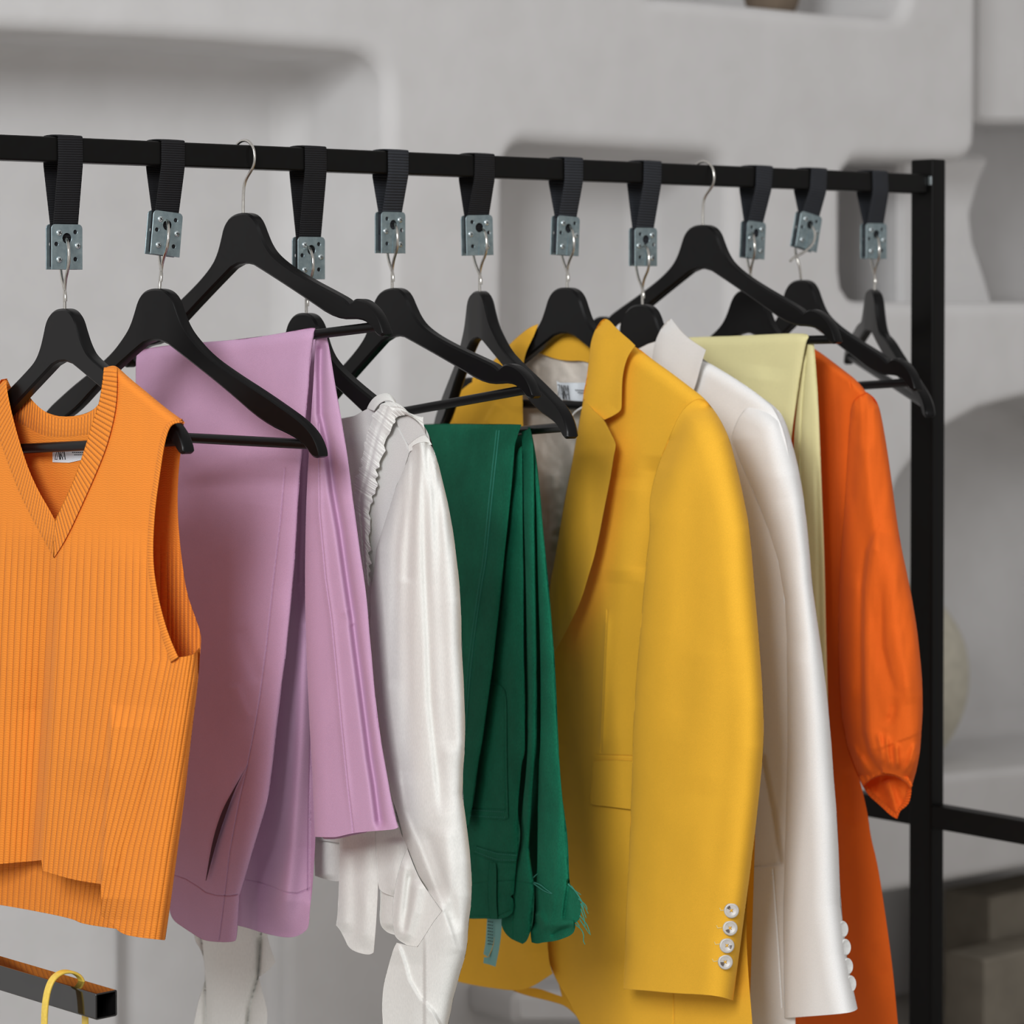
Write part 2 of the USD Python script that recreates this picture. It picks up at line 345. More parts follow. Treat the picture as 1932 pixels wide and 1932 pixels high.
plain('black_gloss', (.0065, .006, .006), rough=.07, spec=.55, bump=.01, scale=30, coat=.6)
plain('black_wood', (.0042, .004, .0042), rough=.33, spec=.17, bump=.06, scale=160)
plain('chrome', (.62, .60, .56), rough=.22, metal=1.)
plain('zinc', (.27, .335, .35), rough=.45, metal=.7, bump=.1, scale=140, col2=(.20, .26, .28))
plain('screw_metal', (.62, .70, .72), rough=.3, metal=.8)
plain('dark_slot', (.02, .02, .02), rough=.8)
plain('yellow_strap', (.80, .56, .085), rough=.35, bump=.1, scale=300)
plain('plaster', (.675, .668, .667), rough=.95, spec=.1, bump=.35, scale=11, dist=.006, col2=(.645, .638, .634))
plain('floor_plaster', (.42, .40, .37), rough=.8, spec=.2, bump=.1, scale=9)
plain('clay', (.56, .53, .44), rough=.9, spec=.1, bump=.2, scale=40)
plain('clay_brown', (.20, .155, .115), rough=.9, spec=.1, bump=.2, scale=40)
plain('step_stone', (.30, .27, .22), rough=.95, spec=.1, bump=.2, scale=20)
plain('shell_button', (.52, .49, .455), rough=.35, spec=.5)
plain('brown_horn', (.07, .045, .03), rough=.3)
plain('white_button', (.78, .78, .76), rough=.35)

# ------------------------------------------------------------------ setting: sculpted plaster wall, floor
WALL_Y = 1.1
def wp(p, y=WALL_Y):
    X = hit(p, V([0, y, 0]), YAX); return X[:, [0, 2]]
def rounded(p, R, n=200):
    g = Polygon(p).buffer(0); g = g.buffer(-R, quad_segs=12).buffer(2 * R, quad_segs=12).buffer(-R, quad_segs=12)
    if g.geom_type != 'Polygon': g = max(g.geoms, key=lambda q: q.area)
    g = shapely.geometry.polygon.orient(g)
    return resample(V(g.exterior.coords), n + 1)[:-1]
def ring_normals(c):
    e = np.roll(c, -1, 0) - np.roll(c, 1, 0); e /= np.linalg.norm(e, axis=1)[:, None]
    return np.stack([e[:, 1], -e[:, 0]], 1)
def recess(c, y0, depth, r1=.035, r2=.05):
    nrm = ring_normals(c); N = len(c); rows = []
    prof = [(r1 + .012, 0.0)] + [(r1 * (1 - math.sin(t)), r1 * (1 - math.cos(t))) for t in np.linspace(0, math.pi / 2, 7)]
    prof += [(0.0, r1 + (depth - r1 - r2) * k) for k in (.33, .66, 1.0)]
    prof += [(-r2 * (1 - math.cos(t)), depth - r2 + r2 * math.sin(t)) for t in np.linspace(0, math.pi / 2, 6)[1:]]
    for o, d in prof:
        q = c + nrm * o; rows.append(np.stack([q[:, 0], np.full(N, y0 + d), q[:, 1]], 1))
    v = np.vstack(rows); f = []
    k = np.arange(N); k2 = (k + 1) % N
    for i in range(len(prof) - 1):
        a, b = i * N, (i + 1) * N; f += [np.stack([a + k, a + k2, b + k2], 1), np.stack([a + k, b + k2, b + k], 1)]
    last = c + nrm * prof[-1][0]
    v2, f2 = trimesh.creation.triangulate_polygon(Polygon(last).buffer(0), engine='earcut')
    cap = (np.stack([v2[:, 0], np.full(len(v2), y0 + depth), v2[:, 1]], 1), np.asarray(f2))
    outer = c + nrm * prof[0][0]
    return cat((v, np.vstack(f)), cap), outer
niches = [
    (wp([(-420, 46), (0, 59), (350, 76), (600, 94), (690, 102), (733, 130), (735, 600), (735, 1500), (-420, 1500)]), .045, .25),
    (wp([(957, 268), (1345, 292), (1378, 310), (1380, 1150), (955, 1150)]), .05, .22),
    (wp([(1592, 302), (1846, 305), (1852, -420), (2700, -420), (2700, 573), (1592, 569)]), .05, .50),
    (wp([(1200, -420), (1200, -8), (1317, 0), (1568, 25), (1712, 34), (1725, -420)]), .05, .28),
    (wp([(1660, 1474), (1660, 1050), (1680, 960), (1700, 905), (1740, 850), (1790, 806), (1850, 772), (1932, 750), (2040, 745), (2160, 790), (2260, 900), (2300, 1100), (2300, 1408)]), .02, .37),
    (wp([(1560, 1706), (1932, 1640), (2500, 1540), (2500, 2300), (1560, 2300)]), .02, .40),
    (wp([(232, 1480), (545, 1480), (545, 2300), (232, 2300)]), .05, .045),
    (wp([(840, 1600), (1480, 1600), (1480, 2300), (840, 2300)]), .04, .16),
]
WX0, WX1, WZ1 = -2.6, 3.6, 3.3
pieces, outers = [], []
for poly, R, dep in niches:
    m, o = recess(rounded(poly, R), WALL_Y, dep, r1=(.028 if R > .03 else .02) if dep > .05 else .018, r2=.05 if dep > .05 else .02); pieces.append(m); outers.append(o)
face = Polygon([(WX0, 0), (WX1, 0), (WX1, WZ1), (WX0, WZ1)])
for o in outers: face = face.difference(Polygon(o).buffer(0))
fv, ff = trimesh.creation.triangulate_polygon(face, engine='earcut')
pieces.append((np.stack([fv[:, 0], np.full(len(fv), WALL_Y), fv[:, 1]], 1), np.asarray(ff)))
wall = thing('wall_back', 'sculpted off-white plaster wall with rounded niches behind the clothes rail', None, (0, 0, 0), kind='structure')
obj('plaster_face', cat(*pieces), 'plaster', wall)
def block(name, poly, y0, y1, R=.02, bev=.012, parent=wall, m='plaster'):
    c = rounded(poly, R, 120)
    return obj(name, prism(Polygon(c), y0, y1, bev), m, parent, 35)
# divider with a wavy edge and the upper block, both standing inside the right-hand niche
block('niche_divider', wp([(1700, 292), (1874, 292), (1850, 350), (1834, 405), (1840, 455), (1860, 515), (1880, 583), (1700, 583)], 1.27), 1.27, 1.59, R=.012)
block('upper_block', wp([(1840, -500), (2700, -500), (2700, 222), (1840, 233)], 1.2), 1.20, 1.59, R=.015)
block('plaster_step', wp([(957, 1868), (1330, 1868), (1330, 1930), (957, 1930)], 1.16), 1.14, 1.27, R=.018)
for c0, yy, w, hh, dd in (((1855, 1812), 1.13, .34, .8, .10), ((1866, 1694), 1.24, .4, .4, .12)):
    q = wp([c0], yy)[0]
    obj('step', prism(sbox(q[0], 0.01 if hh > .5 else q[1] - .25, q[0] + w, q[1]), yy, yy + dd, .006), 'step_stone', wall, 35)
fl = thing('floor', 'pale plaster floor under the clothes rail', None, (0, 0, 0), kind='structure')
obj('floor_slab', rbox((6.2, 5.6, .06), .004, (.5, -1.2, -.03)), 'floor_plaster', fl, 35)
# vases in the niches
def vase(name, label, px, y, prof, m):
    q = wp([px], y)[0]; n = 48; a = np.arange(n) / n * 2 * np.pi
    pr = resample(chaikin(prof, 2, False), 40)
    v = np.vstack([np.stack([r * np.cos(a), r * np.sin(a), np.full(n, z)], 1) for r, z in pr] + [V([[0, 0, pr[0, 1]], [0, 0, pr[-1, 1]]])])
    f = []; k = np.arange(n); k2 = (k + 1) % n
    for i in range(len(pr) - 1): f.append(np.stack([i * n + k, i * n + k2, (i + 1) * n + k2, (i + 1) * n + k], 1))
    f = np.vstack(f); f = np.vstack([f[:, [0, 1, 2]], f[:, [0, 2, 3]], np.stack([k2, k, np.full(n, len(v) - 2)], 1), np.stack([(len(pr) - 1) * n + k, (len(pr) - 1) * n + k2, np.full(n, len(v) - 1)], 1)])
    t = thing(name, label, 'vase', (q[0], y, q[1]))
    obj('body', (v, f), m, t, 40)
    return t
sv = 1 / 1240.
zf = wp([(1676, 1474)], WALL_Y)[0][1]
q0 = wp([(1700, 1474)], 1.27)[0]
R0, H0 = 166 * sv, 200 * sv
vase('round_vase', 'large round beige vase behind the black end post of the rail', project(V([[q0[0], 1.27, zf + .002]]))[0], 1.27,
     [(.055, 0), (R0 * .62, .012), (R0 * .93, H0 * .55), (R0, H0), (R0 * .93, H0 * 1.45), (R0 * .6, H0 * 1.88), (.045, H0 * 2.0), (.04, H0 * 2.03), (.052, H0 * 2.08), (.045, H0 * 2.085), (.032, H0 * 2.03)], 'clay')
zt = wp([(1455, 17)], WALL_Y)[0][1]
q1 = wp([(1456, 17)], 1.22)[0]
vase('niche_vase', 'beige vase on the niche ledge at the top edge, mostly cut off by the frame', project(V([[q1[0], 1.22, zt + .002]]))[0], 1.22,
     [(.035, 0), (.05, .02), (.06, .09), (.045, .16), (.03, .2), (.034, .22)], 'clay_brown')
# ------------------------------------------------------------------ clothes rail
POSTX = hit([[1759, 700]], V([0, -.019, 0]), YAX)[0][0]
rack = thing('clothes_rack', 'black square-tube clothes rail with an upright end post and a low crossbar', 'clothes rail', (POSTX, 0, 0))
def rk(name, size, c, m='black_paint', r=.0025):
    return obj(name, rbox(size, r, (c[0] - POSTX, c[1], c[2])), m, rack, 40)
rk('rail', (POSTX + 1.9, TUBE, TUBE), ((POSTX - 1.9) / 2 - .002, 0, RAIL_Z))
ptop = hit([[1759, 299.5]], V([0, -.019, 0]), YAX)[0][2]
rk('post', (.026, .038, ptop), (POSTX + .013, 0, ptop / 2))
zb = hit([[1757, 1542]], V([0, -.019, 0]), YAX)[0][2]
rk('crossbar', (.024, .62, .030), (POSTX + .0135, -.019 - .31 + .003, zb))
rk('crossbar', (.024, .26, .030), (POSTX + .0135, .019 + .13 - .003, zb))
rk('foot', (.03, .9, .03), (POSTX + .013, -.1, .0155)); rk('post', (.026, .038, ptop), (-1.9 - .012, 0, ptop / 2))
rk('foot', (.03, .9, .03), (-1.9 - .012, -.1, .0155))
zr = hit([[1755, 341]], V([POSTX, 0, 0]), XAX)[0]
sc = rk('weld_mark', (.0012, .005, .011), (POSTX - .0002, zr[1], zr[2]), 'screw_metal', .0005)
# low tube at the lower left
E1 = hit([[181, 1899]], V([0, 0, 0.0]), V([0, 0, 1.0]) * 0 + FLAT)[0]
dpt = F * TUBE / 50.0
c1 = EYE + rays([[201, 1896]])[0] * dpt
low = thing('low_display_tube', 'short black square tube with an open hollow end, lower left corner', 'display rail', (c1[0], c1[1], 0))
ang = math.radians(2.5); ry = V([math.sin(ang) * -1, math.cos(ang), 0]); rx = V([math.cos(ang), math.sin(ang), 0])
def tubeframe(v): return np.outer(v[:, 0], rx) + np.outer(v[:, 1], ry) + np.outer(v[:, 2], ZAX) + V([0, 0, c1[2]])
sq = sbox(-TUBE / 2, -TUBE / 2, TUBE / 2, TUBE / 2).buffer(-.002).buffer(.002, quad_segs=3)
inn = sbox(-TUBE / 2 + .0018, -TUBE / 2 + .0018, TUBE / 2 - .0018, TUBE / 2 - .0018)
obj('tube', prism(Polygon(sq.exterior.coords, [inn.exterior.coords]), 0, .95, .0004, tubeframe), 'black_gloss', low, 30)
pe = tubeframe(V([[0, .9, 0]]))[0]
obj('upright', rbox((.024, .024, c1[2] - .012), .002, (pe[0], pe[1], (c1[2] - .012) / 2 + .0)), 'black_gloss', low, 40)
obj('base_plate', rbox((.3, .4, .012), .003, (pe[0], pe[1] - .1, .006)), 'black_gloss', low, 40)
# yellow strap looped over it
ylo = c1[1] + .052
pts = hit([(84, 2010), (83, 1935), (86, 1882), (96, 1850), (111, 1836), (127, 1832), (142, 1836), (152, 1844), (158, 1862), (160, 1890), (161, 1930), (160, 2010), (150, 2090), (120, 2120), (95, 2090)], V([0, ylo, 0]), YAX)
pc = resample(chaikin(pts, 3, True), 120)
tng = np.roll(pc, -1, 0) - np.roll(pc, 1, 0); tng /= np.linalg.norm(tng, axis=1)[:, None]
nr = np.cross(tng, ry); nr /= np.linalg.norm(nr, axis=1)[:, None]
rows = [pc + nr * a + ry * b for a, b in ((.0014, -.0036), (.0014, .0036), (.0006, .0042), (-.0006, .0042), (-.0014, .0036), (-.0014, -.0036), (-.0006, -.0042), (.0006, -.0042))]
n = len(pc); k = np.arange(n); k2 = (k + 1) % n; f = []
for i in range(8): a, b = i * n, ((i + 1) % 8) * n; f.append(np.stack([a + k, a + k2, b + k2, b + k], 1))
st = thing('strap_loop', 'yellow strap looped over the hollow black tube, lower left corner', 'strap', pc.mean(0))
obj('strap', (np.vstack(rows) - pc.mean(0), np.vstack(f)), 'yellow_strap', st, 60)
# ------------------------------------------------------------------ hangers
HALF = .225
def arm_profile(contour):
    k = 1.0 if not contour else contour
    top = [(0, 0), (.011, .0008), (.021, .0045), (.029, .012), (.0345, .024), (.042, .038), (.053, .050), (.076, .0645 * k), (.110, .081 * k), (.150, .0985 * k)]
    if not contour: top += [(.166, .106), (.172, .1115), (.177, .1085), (.184, .1065), (.196, .1095), (.208, .117), (.218, .128), (.224, .142)]
    else: top += [(.178, .112 * k), (.196, .121 * k), (.209, .1295 * k), (.2185, .139 * k), (.2245, .151 * k)]
    z = .146 if not contour else .156 * k
    bot = [(.2245, z), (.219, z + .0025), (.212, z), (.205, z - .009), (.190, z - .0185), (.150, (.1255 if not contour else .1265 * k)), (.100, .0985 * (1 + (k - 1) * .6)), (.050, .0725 * (1 + (k - 1) * .3)), (.0, .0475)]
    return top + bot
def build_hanger(H, label):
    pr = arm_profile(H['contour'])
    pts = pr + [(-x, z) for x, z in pr[::-1][1:-1]]
    pts = chaikin(pts, 2, True, 60)
    pts = dense(pts, .006, True)
    poly = Polygon([(x, -z) for x, z in pts]).buffer(0)
    A, S, D, N = H['A'], H['S'], H['D'], H['N']
    bend = H.get('bend', 0)
    def fr(v):
        t = v[:, 1] + bend * np.maximum(0, np.abs(v[:, 0]) - .02) ** 1.3 / .2 ** 1.3
        if H['contour']: t = np.where(np.abs(v[:, 0]) < .2, t, t)
        return np.outer(v[:, 0], S) + np.outer(t, N) - np.outer(v[:, 2], D)
    p = thing('coat_hanger', label, 'hanger', A, 'black wooden hangers on the clothes rail')
    obj('frame', prism(poly, -.0065, .0065, .0022, fr, .005), 'black_wood', p, 40)
    zb = H.get('zb', .137) if not H['contour'] else .156 * H['contour'] - .011
    zb0 = (.137 if not H['contour'] else .156 * H['contour'] - .011)
    xs = np.linspace(-.2125, .2125, 9)
    b = bend * np.maximum(0, .2125 - .02) ** 1.3 / .2 ** 1.3
    obj('trouser_bar', tube(np.outer(xs, S) + b * N + zb * D, .0052, 14), 'black_wood', p, 60)
    # hook: stem, bend and crook in a plane that may be swivelled
    va = math.asin(project(A)[0][0] / 1.0 * 0 + (project(A)[0][0] - PPX) / F); sw = (PHI + H['tw'] + va - math.radians(H['swivel'])) if 'swivel' in H else 0.0; Sh = S * math.cos(sw) + N * math.sin(sw)
    th = np.radians(np.r_[np.linspace(-52, 180 + H.get('tail', 10), 34)])
    crook = np.stack([.0195 * np.cos(th), .0515 + .0195 * np.sin(th)], 1)
    stem = V([(0, -.012), (0, .004), (0, .016), (.0012, .0235), (.0055, .0305)])
    hk = np.vstack([stem, crook])
    if H.get('curl'): hk = np.vstack([hk, [(-.0185, .044), (-.012, .031), (-.002, .021), (.004, .013), (.0035, .007)]])
    hk[3:, 1] += H.get('hl', 0.0)
    hk = resample(chaikin(hk, 2, False), 90)
    if 'wire' in H:
        P = V([hit([q[:2]], V([0, q[2], 0]), YAX)[0] - A for q in H['wire']])
        obj('hook', tube(resample(chaikin(P, 3, False), 110), .00165, 10), 'chrome', p, 70)
        return p
    obj('hook', tube(np.outer(hk[:, 0], Sh) - np.outer(hk[:, 1], -ZAX) + np.outer(np.clip(hk[:, 1] / .06, 0, 1.2) * H.get('hx', 0), XAX), .00165, 10), 'chrome', p, 70)
    return p
HG = {}
def hang(key, apex, tip, contour=False, bend=0.0, y0=0.0, **kw):
    A = hit([apex], V([0, y0, 0]), YAX)[0]
    tz = (.1485 if not contour else .156 * contour + .0025)
    def frame(q):
        tw, ro = q
        S0 = math.cos(tw) * -YAX + math.sin(tw) * XAX; N = -math.cos(tw) * XAX - math.sin(tw) * YAX
        S = math.cos(ro) * S0 - math.sin(ro) * ZAX; D = -math.cos(ro) * ZAX - math.sin(ro) * S0
        return S0, S, D, N
    def err(q):
        S0, S, D, N = frame(q); b = bend * (.199 / .2) ** 1.3
        return project(A + S * .219 + D * tz + N * b)[0] - V(tip)
    q = fsolve(err, [0.0, 0.0])
    S0, S, D, N = frame(q)
    HG[key] = dict(A=A, S=S, D=D, N=N, S0=S0, contour=contour, bend=bend, tw=q[0], ro=q[1], **kw)
    return HG[key]
hang('H1', (122, 582), (352, 858), 0.96, .003, swivel=13, curl=1)
hang('H2', (301, 544), (604, 865), 1.06, -.02, hx=.0065, swivel=13, curl=1)
hang('H3', (459, 402), (727, 636), False, hl=.0055)
hang('H4', (578, 590), (806, 862), False, swivel=22, curl=1)
hang('H5', (740, 544), (1009, 753), False, swivel=18, curl=1)
hang('H6', (905, 549), (1077, 829), 1.10, -.02, swivel=24, curl=1)
hang('H7', (1070, 542), (1308, 792), False, swivel=24, curl=1)
hang('H8', (1212, 574), (1446, 812), False, swivel=24, curl=1)
hang('H9', (1326, 424), (1578, 650), False, hl=.0055, zb=.1425)
hang('H10', (1416, 546), (1642, 795), False, swivel=15, curl=1)
hang('H11', (1512, 528), (1730, 739), False, wire=[(1512, 534, 0), (1510, 512, 0), (1507, 496, .001), (1501, 482, .006), (1500, 464, .014), (1507, 445, .016), (1516, 429, .010), (1525, 421, 0), (1533, 427, -.012), (1539, 445, -.018), (1533, 462, -.018), (1517, 476, -.016), (1503, 483, -.013), (1496, 487, -.012), (1491, 493, -.012)])
hang('H12', (1650, 546), (1753, 788), 0.82, -.02, swivel=18, curl=1)
HL = {'H1': 'black wooden hanger inside the orange knitted vest, first from the left', 'H2': 'empty black hanger whose bar passes in front of the lilac trousers',
      'H3': 'black hanger hooked straight over the rail, carrying the lilac trousers', 'H4': 'black hanger half hidden by lilac trousers, holding the white ruffled blouse',
      'H5': 'empty black hanger with notched arm reaching over the green trousers', 'H6': 'black hanger twisted edge-on, carrying the green denim trousers',
      'H7': 'black hanger inside the mustard yellow blazer', 'H8': 'black hanger inside the white blazer, low behind the yellow collar',
      'H9': 'black hanger hooked straight over the rail, carrying the pale yellow trousers', 'H10': 'black hanger holding the orange dress, partly behind the pale yellow trousers',
      'H11': 'empty black hanger with a tilted hook, just left of the last one', 'H12': 'empty narrow-angled hanger nearest the black end post'}
for k in HG: build_hanger(HG[k], HL[k])
if __name__ == '__main__':
    for k in HG: print(k, 'twist %.1f roll %.1f' % (math.degrees(HG[k]['tw']), math.degrees(HG[k]['ro'])), HG[k]['A'].round(3))
# ------------------------------------------------------------------ webbing loops with drilled metal plates
def strap(i, top, centre, roll=0.0, yaw=0.0, mirror=False, grey=False, label='', hgt=.0455, wid=.0365, sw=.0285):
    C = hit([centre], V([0, 0, 0]), YAX)[0]; T = hit([top], V([0, -TUBE / 2, 0]), YAX)[0]
    p = thing('strap_hook', label, 'strap hook', C, 'webbing loops with metal plates on the rail')
    Rx = math.cos(roll) * (math.cos(yaw) * XAX + math.sin(yaw) * YAX) + math.sin(roll) * ZAX
    Yn = -math.sin(yaw) * XAX + math.cos(yaw) * YAX
    Zr = -math.sin(roll) * (math.cos(yaw) * XAX + math.sin(yaw) * YAX) + math.cos(roll) * ZAX
    def fr(v): return np.outer(v[:, 0], Rx) + np.outer(v[:, 1], Yn) + np.outer(v[:, 2], Zr)
    mx = -1 if mirror else 1
    rect = sbox(-wid / 2, -hgt / 2, wid / 2, hgt / 2)
    rd = sbox(-wid / 2, -hgt / 2, wid / 2, hgt / 2 - .004).union(rect.buffer(-.0045).buffer(.0045, quad_segs=5))
    zh = hgt * .19
    def disc(x, z, r, n=18): a = np.arange(n) / n * 2 * np.pi; return [(x + r * math.cos(t), z + r * math.sin(t)) for t in a]
    holes = [disc(0, zh, .0052, 24), disc(mx * .0098, hgt * .33, .0022), disc(-mx * .0125, hgt * .06, .0022), disc(mx * .0098, -hgt * .27, .0022)]
    plate = Polygon(rd.exterior.coords, [h[::-1] for h in holes])
    plate = shapely.geometry.polygon.orient(plate)
    obj('front_plate', prism(plate, -.0056, -.0044, .0003, fr), 'zinc', p, 30)
    obj('back_plate', prism(plate, .0044, .0056, .0003, fr), 'zinc', p, 30)
    # pressed groove below the big hole
    g = np.stack([np.r_[0, -.0022, .0022], np.full(3, -.0056), np.r_[zh - .007, -hgt * .5, -hgt * .5]], 1)
    gv = np.vstack([g, g + V([[0, -.0002, 0], [0, -.0012, 0], [0, -.0003, 0]])]); gf = V([[3, 4, 5], [0, 4, 3], [0, 1, 4], [1, 2, 5], [1, 5, 4], [0, 3, 5], [0, 5, 2]])
    obj('pressed_rib', (fr(gv), gf), 'zinc', p, 20)
    for sx, sz in ((-.0095, .31), (.0122, .03), (-.0095, -.28)):
        n = 20; a = np.arange(n) / n * 2 * np.pi; prf = [(.0033, -.0056), (.0033, -.0062), (.0026, -.0071), (.0012, -.0075)]
        vv = np.vstack([np.stack([mx * sx + r * np.cos(a), np.full(n, y), hgt * sz + r * np.sin(a)], 1) for r, y in prf] + [V([[mx * sx, -.0075, hgt * sz]])])
        k = np.arange(n); k2 = (k + 1) % n; ff = []
        for j in range(3): ff += [np.stack([j * n + k, j * n + k2, (j + 1) * n + k2], 1), np.stack([j * n + k, (j + 1) * n + k2, (j + 1) * n + k], 1)]
        ff.append(np.stack([3 * n + k, 3 * n + k2, np.full(n, 4 * n)], 1))
        s = obj('screw', (fr(vv), np.vstack(ff)), 'screw_metal', p, 40)
        t0 = .4 + sx * 90
        cr = cat(*[(np.stack([mx * sx + c * np.cos(a2) - w * np.sin(a2), yy, hgt * sz + c * np.sin(a2) + w * np.cos(a2)], 1), V([[0, 1, 2], [0, 2, 3], [4, 6, 5], [4, 7, 6], [0, 4, 1], [1, 4, 5], [1, 5, 2], [2, 5, 6], [2, 6, 3], [3, 6, 7], [3, 7, 0], [0, 7, 4]]))
                   for a2 in (t0, t0 + math.pi / 2) for c in [V([-.0019, .0019, .0019, -.0019] * 2)] for w in [V([-.0004, -.0004, .0004, .0004] * 2)] for yy in [np.r_[np.full(4, -.0077), np.full(4, -.0070)]]])
        obj('cross_slot', (fr(cr[0]), cr[1]), 'dark_slot', s, False)
    # webbing: two runs to the rail, over the top, and a sewn end between the plates
    wm = 'grey_webbing' if grey else 'black_webbing'
    h = TUBE / 2 + .0012; dz = RAIL_Z - C[2]; dx = T[0] - C[0]
    path, lam = [], []
    zt = hgt / 2
    for side in (-1, 1):
        seg = []
        for t in np.linspace(0, 1, 14):
            e = t * t * (3 - 2 * t) if 0 else t
            b0 = fr(V([[0, side * .0022, zt - .004]]))[0]
            base = b0 * (1 - t) + V([dx, side * h, dz + .011]) * t
            kz = np.clip((base[2] - b0[2]) / (dz - TUBE / 2 - .001 - b0[2]), 0, 1)
            base[1] = b0[1] * (1 - kz) + side * h * kz
            seg.append((base, 1 - e))
        if side == 1: seg = seg[::-1]
        if side == -1:
            front = seg
        else: back = seg
    topc = [(V([dx, h * math.cos(a), dz + TUBE / 2 + .0012 * math.sin(a) + .0006]), 0.0) for a in np.linspace(math.pi, 0, 7)]
    chain = [(fr(V([[0, -.0022, -hgt * .05]]))[0], 1.0)] + front + topc + back + [(fr(V([[0, .0022, -hgt * .05]]))[0], 1.0)]
    P = V([c for c, _ in chain]); L = V([l for _, l in chain])
    Tn = np.gradient(P, axis=0); Tn /= np.linalg.norm(Tn, axis=1)[:, None]
    Wd = L[:, None] * Rx + (1 - L)[:, None] * XAX; Wd -= Tn * (Wd * Tn).sum(1)[:, None]; Wd /= np.linalg.norm(Wd, axis=1)[:, None]
    Nn = np.cross(Tn, Wd); arc = np.r_[0, np.cumsum(np.linalg.norm(np.diff(P, axis=0), axis=1))]
    wv = .0285 * (1 - .0 * L)
    ring = [(-.5, .0008), (-.25, .001), (.25, .001), (.5, .0008), (.5, -.0008), (.25, -.001), (-.25, -.001), (-.5, -.0008)]
    m = len(P); vs, uv = [], []
    for a, b in ring: vs.append(P + Wd * (a * sw) + Nn * b); uv.append(np.stack([np.full(m, a * 10), arc / (.0032 if grey else .0024)], 1))
    f = []
    for j in range(8):
        a, b = j * m, ((j + 1) % 8) * m; k = np.arange(m - 1); f.append(np.stack([a + k, a + k + 1, b + k + 1, b + k], 1))
    obj('webbing', (np.vstack(vs), np.vstack(f)), wm, p, True, np.vstack(uv))
    bl = sbox(-sw / 2, -hgt / 2 + .003, sw / 2, hgt / 2 - .003)
    bl = Polygon(bl.exterior.coords, [disc(0, zh, .0056, 24)[::-1]])
    obj('sewn_end', prism(shapely.geometry.polygon.orient(bl), -.0043, .0043, .0003, fr), wm, p, 30)
    return p
SL = ['first strap hook from the left, deep black webbing, holding the vest hanger', 'strap hook with its plate tilted left, holding the empty second hanger',
      'strap hook with a low plate half hidden behind the lilac trousers\' hanger arm', 'charcoal strap hook holding the empty notched hanger over the green trousers',
      'black strap hook above the green trousers\' twisted hanger', 'charcoal strap hook directly above the yellow blazer', 'charcoal strap hook just left of the second bare wire hook, above the white blazer',
      'charcoal strap hook just right of the second bare wire hook, above the orange dress', 'strongly tilted strap hook, second from the end post', 'last strap hook, nearest the black end post']
SD = [((131, 258), (121, 466), 0, 0, False, False), ((325, 268), (309, 441), -.10, 0, False, False), ((594, 280), (582, 487), 0, .0, False, False), ((750, 288), (736, 439), 0, .08, True, True),
      ((913, 296), (900, 444), .03, -.12, True, False), ((1081, 301), (1066, 445), -.05, .05, False, True), ((1230, 308), (1213, 466), 0, .0, True, True), ((1441, 318), (1420, 453), -.07, .1, True, True),
      ((1544, 322), (1521, 437), -.22, -.08, False, True), ((1659, 324), (1648, 455), 0, -.08, False, True)]
for i, (tp, ce, ro, ya, mi, gr) in enumerate(SD): strap(i, tp, ce, ro, ya, mi, gr, SL[i])
# ================================================================== garments
def ln(*p): return V(p, float)
def uvk(xl, xr, ribs, row, top=0):
    """ribs fanned between two side lines (lists of (y, x))"""
    a, b = V(xl, float), V(xr, float)
    def g(f):
        l = np.interp(f.y, a[:, 0], a[:, 1]); r = np.interp(f.y, b[:, 0], b[:, 1])
        return (f.x - l) / (r - l) * ribs, f.y / row
    return g
# ---------------------------------------------------------------- orange knitted vest
g = Garment('knitted_vest', 'bright orange sleeveless ribbed V-neck vest on the first hanger', 'vest', HG['H1'])
sho = ln((192, 692), (212, 689), (222, 692), (245, 714), (275, 738), (302, 761), (335, 786), (347, 795))
armh = ln((347, 797), (327, 798), (318, 810), (310, 841), (302, 895), (292, 965), (288, 1055), (297, 1120), (310, 1172), (323, 1210), (337, 1240))
side = ln((376, 1232), (374, 1285), (361, 1388), (349, 1500), (333, 1620), (322, 1703), (311, 1774))
fold = ln((124, 900), (118, 1120), (106, 1290), (92, 1500), (79, 1650), (75, 1700))
fold2 = ln((332, 1244), (312, 1330), (282, 1428), (252, 1527), (228, 1600), (205, 1680))
fold3 = ln((212, 1330), (205, 1480), (192, 1640), (190, 1735))
lsho = ln((-93, 830), (-60, 800), (-20, 752), (4, 718), (12, 716))
front = [(196, 694), (212, 689), (222, 692), (245, 714), (275, 738), (302, 761), (335, 786), (346, 793), (349, 799), (327, 798), (318, 810), (310, 841), (302, 895), (292, 965), (288, 1055), (297, 1120), (310, 1172), (323, 1210), (337, 1240),
         (352, 1238), (366, 1234), (376, 1222), (378, 1232), (374, 1285), (361, 1388), (349, 1500), (333, 1620), (322, 1703), (311, 1774), (262, 1769), (228, 1762), (212, 1744), (191, 1727), (190, 1668), (150, 1662), (124, 1656), (80, 1643), (78, 1623), (36, 1627), (0, 1630), (-60, 1636), (-120, 1630),
         (-125, 1300), (-120, 1150), (-98, 1050), (-88, 900), (-92, 832), (-60, 800), (-20, 752), (2, 716), (14, 714), (10, 722), (20, 771), (37, 836), (62, 908), (104, 980), (139, 908), (164, 833), (174, 798), (186, 764), (192, 729)]
vleft = ln((10, 722), (20, 771), (37, 836), (62, 908), (104, 980)); vright = ln((104, 980), (139, 908), (164, 833), (174, 798), (186, 764), (192, 729), (196, 694))
